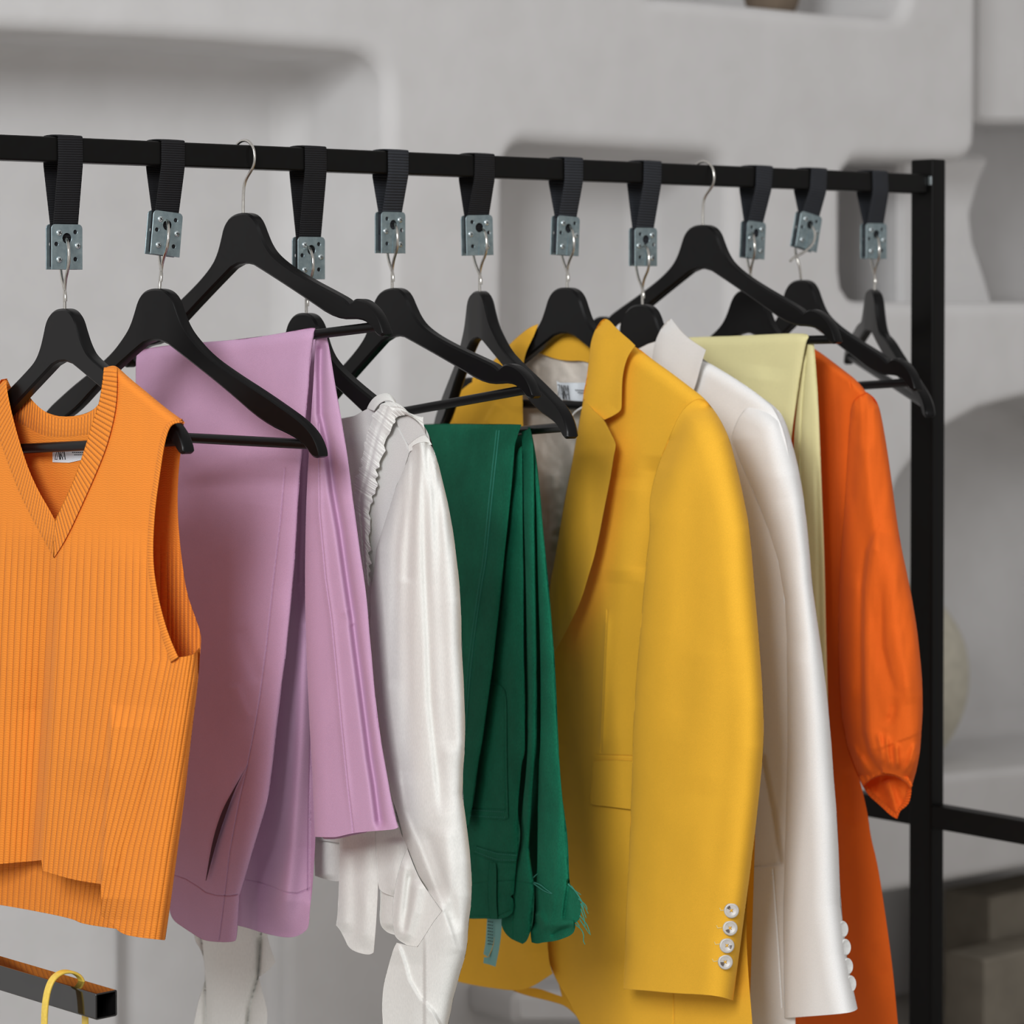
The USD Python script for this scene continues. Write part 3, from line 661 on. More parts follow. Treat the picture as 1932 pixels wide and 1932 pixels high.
def vest_h(f):
    up = f.rnd([sho, lsho], .026, 20) + .003
    h = up + .022 * np.clip((f.y - 760) / 500, 0, 1)
    d_, g_, t_ = f.near(fold); q_ = -d_ * g_
    S_ = np.clip(q_ / 26, 0, 1); h += (-.062 * np.where(q_ > 26, np.exp(-(np.maximum(0, q_ - 26) / 62.) ** 1.3), S_ * S_ * (3 - 2 * S_)) + .004 * np.exp(-(d_ / 30) ** 2)) * np.clip((f.y - 1010) / 330, 0, 1)
    h += f.lip(fold3, .018, 60, 1) + f.ridge(fold2, -.004, 9) + f.lip(fold2, .006, 36, -1, 6)
    h += f.ridge(ln((250, 1000), (235, 1150), (160, 1500)), .006, 60)
    h += f.noise(.006, 90, 220, 3)
    return h * np.maximum(.04, f.rnd([side], 1., 46))
xl_ = V([(600, -95), (1200, -118), (1780, -125)], float); xa_ = V([(600, 150), (1000, 122), (1290, 106), (1500, 92), (1650, 80), (1780, 70)], float)
xm_ = V([(600, 320), (1000, 316), (1244, 316), (1428, 278), (1600, 230), (1780, 196)], float); xr_ = V([(600, 400), (1000, 392), (1240, 392), (1780, 316)], float)
def uv_fan(f):
    L, A2, M2, R2 = (np.interp(f.y, q[:, 0], q[:, 1]) for q in (xl_, xa_, xm_, xr_))
    u = np.where(f.x < A2, (f.x - L) / (A2 - L) * 19, np.where(f.x < M2, 19 + (f.x - A2) / (M2 - A2) * 15, 34 + (f.x - M2) / np.maximum(R2 - M2, 20) * 10))
    return u, f.y / 4.5
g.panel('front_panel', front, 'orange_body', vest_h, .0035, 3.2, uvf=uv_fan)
# V band: two ribbed strips
def vband(ea, eb, n, name='neck_band'):
    fa = lambda x, y, u, v: vest_h(Fld(np.stack([x, y], 1))) + .0035 + .0012 * np.sin(v * math.pi)
    g.loft(name, ea, eb, 'orange_knit', fa, 120, 9, .004, uvs=(n, 10))
vband([(196, 693), (192, 729), (186, 764), (174, 798), (164, 833), (139, 908), (104, 980), (99, 1000)], [(221, 693), (221, 742), (217, 780), (205, 830), (190, 872), (158, 945), (124, 1018), (102, 1052)], 40)
vband([(14, 715), (11, 723), (20, 771), (37, 836), (62, 908), (104, 980), (106, 990)], [(-26, 756), (-16, 778), (-4, 820), (14, 872), (38, 935), (72, 1000), (101, 1052)], 36)
back = [(14, 716), (24, 738), (34, 742), (50, 741), (62, 757), (82, 776), (107, 785), (134, 786), (161, 781), (184, 768), (200, 735), (214, 692), (245, 714), (275, 738), (302, 761), (335, 786), (347, 796), (341, 850), (336, 900), (335, 960), (338, 1010), (346, 1080), (354, 1124), (367, 1160), (378, 1191), (380, 1207), (377, 1240), (374, 1285), (361, 1388), (349, 1500), (333, 1620), (322, 1703), (312, 1772), (285, 1766), (250, 1757), (215, 1752), (154, 1743), (138, 1734), (83, 1722), (0, 1707), (-120, 1690), (-120, 1150), (-95, 830), (-60, 800), (-20, 752)]
def vestb_h(f): return -.001 - f.rnd([sho, lsho], .018, 30) - .020 * np.clip((f.y - 780) / 400, 0, 1) * f.rnd([side], 1., 60) + f.noise(.004, 120, 240, 9)
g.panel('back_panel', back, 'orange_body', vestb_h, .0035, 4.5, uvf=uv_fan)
g.loft('back_neck_band', [(24, 737), (36, 738), (50, 741), (62, 757), (82, 776), (107, 785), (134, 786), (161, 781), (184, 768), (200, 735)], [(22, 790), (35, 800), (50, 812), (70, 826), (92, 834), (112, 838), (134, 838), (158, 836), (186, 828), (205, 800)], 'orange_knit',
       lambda x, y, u, v: -.017 - .01 * np.clip((y - 760) / 100, 0, 1) + .004 * np.sin(v * 3.1), 90, 7, .004, uvs=(34, 6))
g.loft('armhole_band', [(346, 797), (327, 799), (318, 811), (310, 841), (302, 895), (292, 965), (288, 1055), (297, 1120), (310, 1172), (323, 1210), (337, 1241)], [(344, 790), (322, 793), (309, 806), (300, 838), (292, 893), (281, 963), (277, 1057), (286, 1124), (298, 1177), (310, 1217), (322, 1250)], 'orange_fine',
       lambda x, y, u, v: vest_h(Fld(np.stack([x, y], 1))) + .0028 + .0022 * np.sin(v * 3.14), 90, 7, .004, uvs=(90, 3))
lab = g.panel('size_label', [(99, 846), (162, 846), (158, 867), (130, 873), (99, 872)], 'label_cloth', lambda f: -.021 + 0 * f.x, .0006, 4, smoothit=0, label='white woven label')
# condensed lettering with long serifs, letters overlapping
def letters(gm, parent, x, y, w, h, lift, shear=0.0, ink='ink'):
    L = {'Z': [(0, 0, .9, .07), (0, .93, .95, .07)], }
    def bar(x0, y0, x1, y1, t):
        d = V([x1 - x0, y1 - y0]); d = d / np.linalg.norm(d); nn = V([-d[1], d[0]]) * t / 2
        return [V([x0, y0]) + nn, V([x1, y1]) + nn, V([x1, y1]) - nn, V([x0, y0]) - nn]
    bars = []
    q = lambda o, a: [bar(o + x0, y0, o + x1, y1, t) for x0, y0, x1, y1, t in a]
    bars += q(0.00, [(.02, .03, .24, .03, .05), (.24, .02, .02, .98, .045), (.0, .97, .27, .97, .05)])                       # Z
    bars += q(0.23, [(.13, .0, .0, 1.0, .025), (.13, .0, .27, 1.0, .07), (.05, .66, .22, .66, .03), (-.04, .99, .05, .99, .03), (.2, .99, .33, .99, .03)])   # A
    bars += q(0.50, [(.05, .0, .05, 1.0, .065), (.05, .02, .2, .06, .03), (.2, .05, .22, .35, .06), (.22, .36, .06, .52, .03), (.1, .5, .28, 1.0, .065), (-.02, .99, .11, .99, .03)])   # R
    bars += q(0.74, [(.13, .0, .0, 1.0, .025), (.13, .0, .26, 1.0, .07), (.05, .66, .22, .66, .03), (-.04, .99, .05, .99, .03), (.19, .99, .32, .99, .03)])   # A
    vs, fs, n = [], [], 0
    for b in bars:
        p = V(b) * V([w, h]) + V([x, y]); p[:, 1] += shear * (p[:, 0] - x)
        P0 = gm.place(p, np.full(4, lift)) - gm.o; P1 = gm.place(p, np.full(4, lift - .0002)) - gm.o
        vs.append(np.vstack([P0, P1])); fs.append(V([[0, 1, 2], [0, 2, 3], [4, 6, 5], [4, 7, 6], [0, 4, 1], [1, 4, 5], [1, 5, 2], [2, 5, 6], [2, 6, 3], [3, 6, 7], [3, 7, 0], [0, 7, 4]]) + n); n += 8
    obj('lettering', (np.vstack(vs), np.vstack(fs)), ink, parent, False)
def smallprint(gm, parent, rows, lift):
    vs, fs, n = [], [], 0
    for x0, y0, x1, y1, t in rows:
        k = max(2, int((x1 - x0) / 3.2)); xs = np.linspace(x0, x1, k + 1)
        for i in range(k):
            a, b = xs[i], xs[i] + (xs[1] - xs[0]) * .72; ya = y0 + (y1 - y0) * (a - x0) / (x1 - x0)
            p = V([(a, ya), (b, ya), (b, ya + t), (a, ya + t)])
            P0 = gm.place(p, np.full(4, lift)) - gm.o; P1 = gm.place(p, np.full(4, lift - .0002)) - gm.o
            vs.append(np.vstack([P0, P1])); fs.append(V([[0, 1, 2], [0, 2, 3], [4, 6, 5], [4, 7, 6], [0, 4, 1], [1, 4, 5], [1, 5, 2], [2, 5, 6], [2, 6, 3], [3, 6, 7], [3, 7, 0], [0, 7, 4]]) + n); n += 8
    obj('small_print', (np.vstack(vs), np.vstack(fs)), 'ink', parent, False)
letters(g, lab, 103, 848, 20, 19, -.0206); smallprint(g, lab, [(136, 853, 158, 853, 1.3), (140, 857.5, 158, 857.5, 1.3)], -.0206)

# ---------------------------------------------------------------- lilac trousers folded over the third hanger
g = Garment('lilac_trousers', 'lilac pink tailored trousers folded over the hanger bar, between vest and white blouse', 'trousers', HG['H3'])
ftop = ln((262, 668), (280, 658), (350, 648), (460, 640), (540, 627), (592, 619))
fr_r = ln((594, 624), (591, 642), (586, 678), (583, 729), (578, 781), (569, 864), (564, 923), (560, 1000), (556, 1065), (548, 1155), (540, 1233), (527, 1329), (515, 1440), (506, 1510), (485, 1578), (472, 1622), (462, 1658), (452, 1690), (450, 1725), (447, 1774))
A_ = [(256, 680), (259, 664), (280, 656), (350, 648), (460, 640), (540, 627), (586, 618), (595, 619), (593, 628), (591, 642), (586, 678), (583, 729), (578, 781), (569, 864), (564, 923), (560, 1000), (556, 1065), (548, 1155), (540, 1233), (527, 1329), (515, 1440), (506, 1510), (485, 1578), (472, 1622), (462, 1658), (452, 1690), (450, 1725), (447, 1772), (441, 1777), (418, 1778), (385, 1775), (367, 1764), (346, 1750), (328, 1738), (320, 1722), (316, 1690), (300, 1500), (284, 1300), (266, 1000), (256, 760)]
slit = ln((470, 1435), (445, 1478), (424, 1530), (404, 1590), (388, 1662))
seam = ln((538, 885), (530, 980), (516, 1100), (503, 1220), (490, 1320), (478, 1390), (466, 1450), (452, 1510), (434, 1609), (425, 1687), (414, 1775))
wseam = ln((318, 1648), (328, 1650), (351, 1658), (372, 1671), (388, 1683), (408, 1689), (434, 1690), (450, 1687))
def pinkA(f):
    h = .012 + f.rnd([ftop], .010, 22) - .010 + f.rnd([fr_r], .012, 30) - .004
    h += .03 * np.clip((f.y - 900) / 700, 0, 1) * np.exp(-((f.x - 400) / 160) ** 2)
    h += f.ridge(ln((500, 900), (470, 1150), (440, 1350)), .006, 40) + f.ridge(ln((440, 1290), (470, 1360)), .003, 10) + f.ridge(ln((450, 1180), (490, 1290)), -.0025, 14)
    h += f.step(wseam, .0, 4) + f.lip(slit, .007, 26, -1, 2.5, .15) + f.ridge(slit, -.004, 5)
    h += f.noise(.008, 130, 300, 5)
    return h
g.panel('front_leg', A_, 'pink_wool', pinkA, .0025, 3.6, seams=[seam, wseam])
g.loft('pocket_shade_strip', [(471, 1436), (448, 1478), (428, 1530), (408, 1590), (389, 1662)], [(470, 1438), (440, 1490), (418, 1530), (400, 1588), (388, 1661)], 'pocket_shade', lambda x, y, u, v: .012 + .03 * np.clip((y - 900) / 700, 0, 1) * np.exp(-((x - 400) / 160) ** 2) + .0145, 40, 4, .001, label='pocket slit with its shade painted dark')  # strip laid on the leg, painted dark for the shade in the slit
# inner fold between front leg and hemmed leg
Bf = [(586, 640), (604, 628), (606, 700), (596, 800), (586, 960), (584, 1150), (588, 1300), (592, 1420), (593, 1500), (596, 1560), (594, 1609), (590, 1671), (585, 1712), (583, 1748), (576, 1758), (558, 1768), (535, 1769), (498, 1761), (465, 1750), (447, 1746), (448, 1690), (455, 1640), (485, 1540), (505, 1440), (530, 1250), (548, 1050), (560, 900), (572, 760)]
wseam2 = ln((440, 1655), (463, 1659), (488, 1664), (517, 1674), (540, 1684), (561, 1686), (592, 1673))
bsl = ln((590, 1100), (590, 1250), (586, 1450), (586, 1700))
def pinkB(f):
    h = -.075 + f.ridge(ln((572, 1100), (562, 1400), (548, 1600), (530, 1760)), .034, 24) + .03 * np.clip((f.y - 1600) / 100, 0, 1) * np.clip((f.x - 455) / 30, 0, 1) + f.noise(.004, 80, 200, 8)
    h += f.ridge(ln((572, 700), (566, 1000), (560, 1150)), .006, 8) - .004
    h -= .03 * np.clip((1100 - f.y) / 500, 0, 1) * 0
    h += f.rnd([bsl], .006, 16) * np.clip((f.y - 1200) / 100, 0, 1)
    return h
g.panel('waist_half', Bf, 'pink_wool', pinkB, .0025, 3.6, seams=[wseam2, ln((592, 1100), (588, 1300), (583, 1500), (581, 1680))])
Cl = ln((598, 640), (592, 729), (582, 859), (577, 962), (575, 1100), (577, 1200), (580, 1280), (585, 1388), (589, 1453), (592, 1531), (594, 1579))
Cd = ln((606, 640), (605, 703), (606, 781), (618, 833), (630, 926), (643, 1000), (654, 1078), (665, 1155), (673, 1220), (683, 1297), (693, 1375), (700, 1430), (708, 1479), (719, 1567))
Cr = ln((617, 636), (630, 711), (643, 783), (657, 866), (672, 990), (692, 1122), (701, 1238), (713, 1362), (731, 1466), (744, 1536), (752, 1561))
C_ = [(596, 622), (612, 624), (619, 640), (630, 711), (643, 783), (657, 866), (672, 990), (692, 1122), (701, 1238), (713, 1362), (731, 1466), (744, 1536), (752, 1561), (744, 1565), (719, 1567), (669, 1571), (641, 1578), (630, 1580), (594, 1579), (592, 1531), (589, 1453), (585, 1388), (580, 1280), (577, 1200), (575, 1100), (577, 962), (582, 859), (590, 740), (594, 660)]
crease = ln((601, 800), (602, 872), (603, 962), (615, 1092), (626, 1168), (636, 1272), (645, 1370), (656, 1479), (667, 1571))
def pinkC(f):
    k = np.clip((f.y - 640) / 300, 0, 1)
    h = -.004 + .004 * k + f.rnd([Cl], .012, 26) * k + f.ridge(crease, .0028, 6)
    h += -f.ridge(Cd, .015, 8, .02) - f.step(Cd, .005, 14) + f.rnd([Cr], .008, 20) - .006
    h += f.ridge(ln((650, 1150), (668, 1180)), .002, 7) + f.noise(.002, 90, 300, 12)
    return h
g.panel('hemmed_leg', C_, 'pink_wool', pinkC, .0025, 2.4, seams=[crease])
g.loft('inside_hem', [(606, 1577), (630, 1576), (669, 1568), (700, 1565)], [(611, 1583), (632, 1584), (660, 1577), (690, 1571)], 'pink_wool', lambda x, y, u, v: -.012 + 0 * x, 20, 4, .002)

# ---------------------------------------------------------------- white ruffled blouse
g = Garment('white_blouse', 'sheer white blouse with ruffled neckline and full gathered sleeves, beside the lilac trousers', 'blouse', HG['H4'])
body = [(560, 800), (610, 792), (645, 790), (668, 786), (690, 772), (712, 764), (748, 760), (775, 780), (800, 800), (814, 832), (812, 900), (800, 1100), (790, 1400), (780, 1600), (700, 1600), (640, 1590), (560, 1580), (540, 1200), (545, 900)]
g.panel('bodice', body, 'sheer_white', lambda f: .016 + f.ridge(ln((700, 800), (690, 1100)), .006, 40) + f.noise(.003, 60, 160, 21), .0012, 5, seams=[ln((752, 806), (768, 836), (771, 846))])
g.panel('back_yoke', [(745, 790), (772, 784), (792, 800), (806, 824), (790, 836), (772, 840), (762, 826)], 'sheer_white', lambda f: .020 + 0 * f.x, .001, 4)
g.panel('sleeve_yoke', [(770, 840), (786, 826), (800, 820), (808, 826), (815, 839), (800, 840), (788, 843), (778, 850), (771, 852)], 'white_viscose', lambda f: .025 + f.noise(.002, 20, 20, 3), .0015, 3)
shl = ln((775, 845), (768, 870), (748, 915), (730, 970), (709, 1035), (701, 1093), (697, 1155), (701, 1238), (705, 1300), (716, 1404), (727, 1450), (741, 1510), (764, 1592), (788, 1652), (806, 1680))
shr = ln((812, 836), (825, 866), (835, 907), (850, 969), (862, 1052), (870, 1135), (871, 1218), (877, 1321), (878, 1404), (874, 1450), (873, 1500), (881, 1561), (889, 1626), (891, 1691), (884, 1743), (881, 1794), (868, 1836), (855, 1885), (846, 1932), (840, 1990))
slv = [(775, 843), (790, 835), (804, 833), (814, 838), (825, 866), (835, 907), (850, 969), (862, 1052), (870, 1135), (871, 1218), (877, 1321), (878, 1404), (874, 1450), (873, 1500), (881, 1561), (889, 1626), (891, 1691), (884, 1743), (881, 1794), (868, 1836), (855, 1885), (846, 1932), (838, 2010), (722, 2010), (722, 1932), (720, 1898), (723, 1859), (731, 1828), (741, 1792), (748, 1778), (775, 1785), (788, 1786), (801, 1766), (819, 1737), (834, 1719), (806, 1680), (788, 1652), (775, 1618), (764, 1592), (751, 1556), (741, 1510), (727, 1450), (716, 1404), (705, 1300), (701, 1238), (697, 1155), (701, 1093), (709, 1035), (730, 970), (748, 915), (766, 874)]
fl_ = [ln((780, 845), (765, 930), (745, 1030), (742, 1150), (740, 1300)), ln((788, 842), (778, 940), (768, 1050), (765, 1180), (768, 1330), (766, 1480)), ln((795, 840), (800, 950), (803, 1080), (808, 1200), (812, 1320), (825, 1450), (835, 1540)),
       ln((802, 838), (820, 930), (829, 1040), (832, 1180), (838, 1300), (848, 1420)), ln((786, 842), (772, 960), (768, 1100))]
low = ln((751, 1781), (764, 1820), (772, 1851), (793, 1885), (819, 1913), (828, 1932), (840, 1975))
def sleeve(f):
    h = .010 + f.rnd([shl, shr], .052, 58)
    fade = np.clip((f.y - 838) / 60, 0, 1)
    for i, L in enumerate(fl_): h -= f.ridge(L, .004 if i != 3 else .006, 7 + (f.y - 840) * .016, .04)
    h -= f.lip(fl_[2], .007, 40, 1, 6) * np.clip((f.y - 900) / 200, 0, 1)
    gath = np.sin(f.x * .62 + np.sin(f.y * .01)) * .0011 * np.exp(-(f.y - 836) / 70.) + np.sin(f.x * .26 + f.y * .01) * .0012 * np.exp(-(f.y - 836) / 200.)
    h += gath + f.noise(.0022, 34, 260, 31)
    h += f.lip(ln((748, 1440), (760, 1530), (790, 1600), (820, 1680), (846, 1745), (862, 1800)), .006, 36, -1, 5)
    h += f.ridge(ln((840, 1560), (848, 1640), (838, 1720)), .005, 14) + f.ridge(ln((800, 1560), (828, 1640), (850, 1700), (862, 1760)), -.006, 12)
    h += f.lip(low, .007, 30, -1, 2.5, .05) * (f.y > 1770) - .012 * np.clip((f.y - 1760) / 60, 0, 1) * (f.x < 800) 
    return h
g.panel('sleeve', slv, 'white_viscose', sleeve, lambda f: .002 + .05 * np.clip(f.rnd([shl, shr], 1., 62), 0, 1), 3.4)
# gathered folds at the cuff, seen in front of the sleeve's lower half
g.panel('sleeve_flare', [(788, 1652), (806, 1680), (834, 1719), (819, 1737), (801, 1766), (788, 1787), (777, 1789), (762, 1780), (749, 1772), (742, 1760), (740, 1700), (752, 1640), (768, 1600)], 'white_viscose',
        lambda f: .030 + f.ridge(ln((790, 1660), (780, 1720), (760, 1775)), .010, 12) + f.ridge(ln((765, 1620), (748, 1765)), .006, 8) - f.ridge(ln((775, 1640), (762, 1770)), .006, 6), .002, 3)
for i, (tl, hh, fo) in enumerate([
    ([(592, 1560), (645, 1560), (643, 1660), (637, 1664), (610, 1658), (594, 1652)], .004, [ln((615, 1580), (612, 1660))]),
    ([(640, 1560), (714, 1556), (714, 1665), (710, 1742), (705, 1797), (697, 1802), (676, 1798), (658, 1789), (650, 1771), (640, 1752), (634, 1746), (637, 1724), (640, 1652)], .018, [ln((690, 1580), (688, 1790)), ln((652, 1600), (650, 1760))]),
    ([(708, 1556), (758, 1550), (780, 1600), (776, 1640), (772, 1680), (766, 1692), (751, 1693), (738, 1690), (722, 1684), (712, 1674)], .022, [ln((745, 1580), (748, 1690))]),
    ([(716, 1640), (790, 1640), (800, 1700), (796, 1760), (770, 1766), (741, 1764), (725, 1756), (715, 1740), (718, 1696)], .008, [ln((755, 1650), (752, 1760)), ln((735, 1650), (733, 1755))])]):
    g.panel('shirt_tail', tl, 'white_viscose', lambda f, hh=hh, fo=fo: hh + sum(f.ridge(L, .008, 16) for L in fo) + f.noise(.004, 30, 90, 40 + i), .0015, 3.6)
# far sleeve hanging lower on the left
fs = [(366, 1735), (500, 1735), (505, 1772), (520, 1815), (509, 1828), (498, 1837), (488, 1843), (495, 1871), (504, 1902), (505, 1925), (496, 2010), (352, 2010), (360, 1955), (366, 1928), (371, 1902), (376, 1883), (386, 1855), (387, 1840), (385, 1809), (378, 1790), (366, 1772)]
def fars(f):
    h = -.03 + f.rnd([ln((379, 1760), (387, 1840), (388, 1880), (390, 1990)), ln((495, 1740), (487, 1843), (470, 1900), (460, 2000))], .022, 34)
    h -= f.lip(ln((490, 1765), (488, 1840), (478, 1890), (470, 1920), (466, 2000)), .007, 30, 1, 4, .02) + f.lip(ln((386, 1850), (391, 1890), (394, 2000)), .007, 30, -1, 4, .02)
    h -= f.ridge(ln((492, 1770), (490, 1842)), .003, 5) + f.ridge(ln((472, 1895), (470, 1990)), .003, 5) + f.ridge(ln((392, 1890), (384, 1990)), .003, 7)
    return h
g.panel('far_sleeve', fs, 'white_viscose', fars, .003, 3.4)
# standing collar and ruffles
g.loft('collar', [(692, 771), (697, 760), (706, 749), (718, 743), (730, 741), (738, 745), (746, 755)], [(706, 776), (712, 766), (722, 758), (732, 756), (740, 758), (746, 762), (750, 768)], 'white_viscose', lambda x, y, u, v: .012 + .012 * np.sin(v * math.pi / 2) + .002 * np.sin(u * 3.14), 30, 7, .003)
def ruffle(name, ea, eb, n, h0, amp, nu, ww, seed=0):
    N1 = lambda q, k: meshkit.noise(np.stack([q, np.full_like(q, .37), np.full_like(q, .61)], -1), 700 + seed * 10 + k) - .5
    def hf(x, y, u, v):
        s = u * n - 4.2 * (v - .45) * (1 + .4 * np.sin(u * 9))
        e = np.abs(v - .45) * 2
        return h0 + .007 * np.sin(v * math.pi) - .004 * np.exp(-((v - .45) / .08) ** 2) + amp * (2.2 * N1(s, 1) + 1.1 * N1(s * 2.1, 2)) * (.35 + .65 * np.minimum(1, e)) + .006 * N1(u * n * .11, 3) * e
    def wob(u, v):
        k = np.clip(np.abs(v - .5) * 2, 0, 1) ** 3 * np.sign(v - .5)
        d = ww * 2 * (N1(u.ravel() * n * .4, 4) + .8 * N1(u.ravel() * n * .15 + v.ravel() * 3, 5)).reshape(u.shape) * k
        return np.stack([d, d * .5], -1)
    g.loft(name, ea, eb, 'white_viscose', hf, nu, 15, .0012, wob=wob)
ruffle('ruffle', [(716, 762), (706, 782), (694, 812), (687, 846), (678, 888), (668, 920), (664, 945), (672, 985), (677, 1032), (686, 1090)], [(748, 770), (745, 790), (734, 818), (727, 842), (718, 874), (708, 918), (700, 948), (697, 1007), (697, 1060), (699, 1110)], 105, .030, .0017, 700, 6.)
ruffle('ruffle', [(718, 762), (735, 758), (750, 760), (764, 770), (773, 782)], [(742, 792), (752, 785), (764, 782), (776, 786), (786, 795)], 34, .028, .0017, 260, 3, 1)
ruffle('ruffle', [(748, 775), (758, 772), (770, 778), (784, 783), (797, 786)], [(752, 788), (764, 782), (778, 788), (792, 800), (803, 820)], 26, .018, .0017, 220, 5, 2)
# ---------------------------------------------------------------- green denim trousers over the twisted hanger
g = Garment('denim_trousers', 'dark green denim trousers with frayed hems, folded over a hanger bar beside the white sleeve', 'trousers', HG['H6'])
gtop = ln((790, 801), (862, 800), (912, 801), (974, 800), (989, 801), (997, 806))
G1 = [(780, 806), (790, 800), (862, 799), (912, 800), (960, 800), (984, 801), (980, 812), (974, 830), (971, 841), (968, 890), (964, 928), (958, 990), (951, 1052), (946, 1110), (938, 1180), (931, 1250), (922, 1310), (913, 1380), (907, 1415), (902, 1440), (897, 1484), (889, 1535), (884, 1558), (877, 1556), (850, 1540), (800, 1500), (780, 1200)]
g1r = ln((986, 801), (971, 841), (964, 928), (951, 1052), (938, 1180), (931, 1250), (913, 1380), (902, 1440), (889, 1535))
gs = ln((942, 812), (939, 841), (932, 903), (922, 1002), (917, 1060), (908, 1110), (894, 1210), (886, 1290), (879, 1380))
def grA(f):
    h = .014 + f.rnd([gtop], .012, 16) - .012 + f.rnd([g1r], .010, 22) - .004 + .022 * np.clip((f.y - 900) / 600, 0, 1)
    h += f.lip(gs, .0022, 30, 1, 2.5) + f.noise(.003, 26, 60, 51) + f.noise(.006, 80, 300, 52)
    return h
g.panel('front_leg', G1, 'green_denim', grA, .003, 3.2, seams=[gs])
# back waist with pocket and waistband, showing below
Wp = [(820, 1200), (930, 1180), (955, 1000), (975, 850), (985, 840), (986, 900), (986, 1000), (988, 1080), (988, 1150), (988, 1230), (990, 1290), (991, 1340), (990, 1380), (991, 1420), (984, 1440), (981, 1480), (977, 1520), (978, 1545), (982, 1570), (980, 1592), (977, 1613), (974, 1629), (972, 1660), (970, 1686), (963, 1691), (969, 1697), (971, 1712), (966, 1724), (955, 1731), (941, 1735), (918, 1733), (886, 1734), (860, 1730), (830, 1600)]
wb1 = ln((900, 1596), (916, 1601), (940, 1608), (976, 1611)); wb2 = ln((896, 1610), (920, 1620), (940, 1626), (975, 1627)); wb3 = ln((860, 1672), (880, 1668), (896, 1666), (930, 1663), (972, 1661)); hemw = ln((860, 1725), (890, 1728), (940, 1728), (962, 1718))
wr = ln((985, 840), (986, 1000), (988, 1200), (991, 1400), (981, 1480), (978, 1540), (978, 1600), (972, 1660), (969, 1720))
def grW(f):
    h = -.018 + f.rnd([wr], .014, 26) - .004 + .02 * np.clip((f.y - 1100) / 500, 0, 1)
    h += f.ridge(ln((960, 1000), (962, 1200), (965, 1400)), .004, 16) + f.noise(.004, 18, 40, 55) + f.noise(.004, 60, 160, 56)
    h += .0018 * ((f.y > np.interp(f.x, wb1[:, 0], wb1[:, 1])) & (f.y < np.interp(f.x, wb2[:, 0], wb2[:, 1])))
    h += f.lip(wb3, -.003, 30, 1, 2, 0) * 0 + f.ridge(ln((900, 1640), (972, 1645)), -.003, 7) + f.ridge(ln((940, 1690), (968, 1692)), -.004, 6)
    h += f.ridge(ln((940, 1580), (975, 1560)), .003, 12) - f.lip(ln((906, 1480), (906, 1600)), .006, 26, -1, 4, .05) * 0
    return h
g.panel('waist', Wp, 'green_denim', grW, .003, 2.8, seams=[wb1, wb2, wb3, hemw])
poc = [(880, 1300), (905, 1282), (934, 1287), (948, 1296), (956, 1310), (956, 1400), (957, 1470), (959, 1544), (952, 1547), (930, 1545), (892, 1543), (870, 1540)]
g.panel('pocket', poc, 'green_denim', lambda f: grW(f) + .0022, .001, 3.0, seams=[ln((878, 1523), (920, 1526), (957, 1528)), ln((953, 1310), (953, 1420), (955, 1528)), ln((880, 1306), (905, 1289), (934, 1293))])
bl = g.panel('belt_loop', [(923, 1627), (935, 1628), (937, 1640), (936, 1700), (939, 1734), (925, 1734), (920, 1700), (921, 1645)], 'green_denim', lambda f: grW(f) + .005 - .0035 * (np.abs(f.y - 1680) / 54) ** 6, .0016, 2.6)
for nm, L_, e in (('stitching', wb1, 3), ('stitching', wb2, -4), ('stitching', ln((880, 1527), (920, 1530), (952, 1532)), 0), ('stitching', ln((878, 1538), (920, 1541), (955, 1542)), 0)):
    q = dense(L_ + V([0, e]), 4.2); vs = []
    f_ = Fld(q); hh = grW(f_) + (.0035 if e == 0 else .0018)
    P = g.place(q, hh) - g.o
    obj(nm, cat(*[tube(V([P[i] * .85 + P[i + 1] * .15, P[i] * .25 + P[i + 1] * .75]), .00035, 5) for i in range(len(P) - 1)]), 'green_thread', g.path, True, kind='stuff')
g.panel('inner_layer', [(930, 812), (1000, 812), (1010, 900), (1022, 1100), (1034, 1300), (1040, 1500), (1040, 1700), (1010, 1745), (930, 1700), (900, 1400)], 'green_denim', lambda f: -.105 + f.noise(.004, 30, 120, 59), .003, 6)
for L_ in (gs, gs + V([-5, 0])):
    q = resample(chaikin(L_, 2, False), 60); P = g.place(q, grA(Fld(q)) + .0004) - g.o
    obj('worn_seam', tube(P, .0007, 5), 'green_thread', g.path, True)
# second leg roll and third leg roll behind
Lg2 = [(984, 815), (1000, 808), (1006, 830), (1008, 900), (1009, 1000), (1010, 1100), (1013, 1250), (1013, 1400), (1009, 1440), (1005, 1500), (1000, 1560), (998, 1600), (1003, 1640), (1008, 1668), (1008, 1700), (1006, 1740), (1001, 1758), (994, 1776), (986, 1781), (972, 1775), (962, 1770), (950, 1757), (944, 1738), (952, 1700), (972, 1660), (982, 1600), (984, 1540), (988, 1500), (994, 1440), (996, 1380), (994, 1200), (989, 1000), (986, 860)]
l2 = ln((1008, 830), (1009, 1000), (1013, 1250), (1012, 1400), (1005, 1500), (998, 1600), (1008, 1680), (1001, 1758)); l2l = ln((986, 860), (989, 1000), (994, 1200), (996, 1380), (986, 1500), (982, 1600), (955, 1690))
frayline = ln((958, 1664), (975, 1662), (992, 1666), (1010, 1668))
g.panel('leg', Lg2, 'green_denim', lambda f: -.030 + f.rnd([l2, l2l], .016, 14) + f.noise(.003, 20, 90, 57) + .012 * np.clip((f.y - 1200) / 400, 0, 1), .004, 3.0, seams=[frayline, ln((970, 1680), (968, 1720), (969, 1775))])
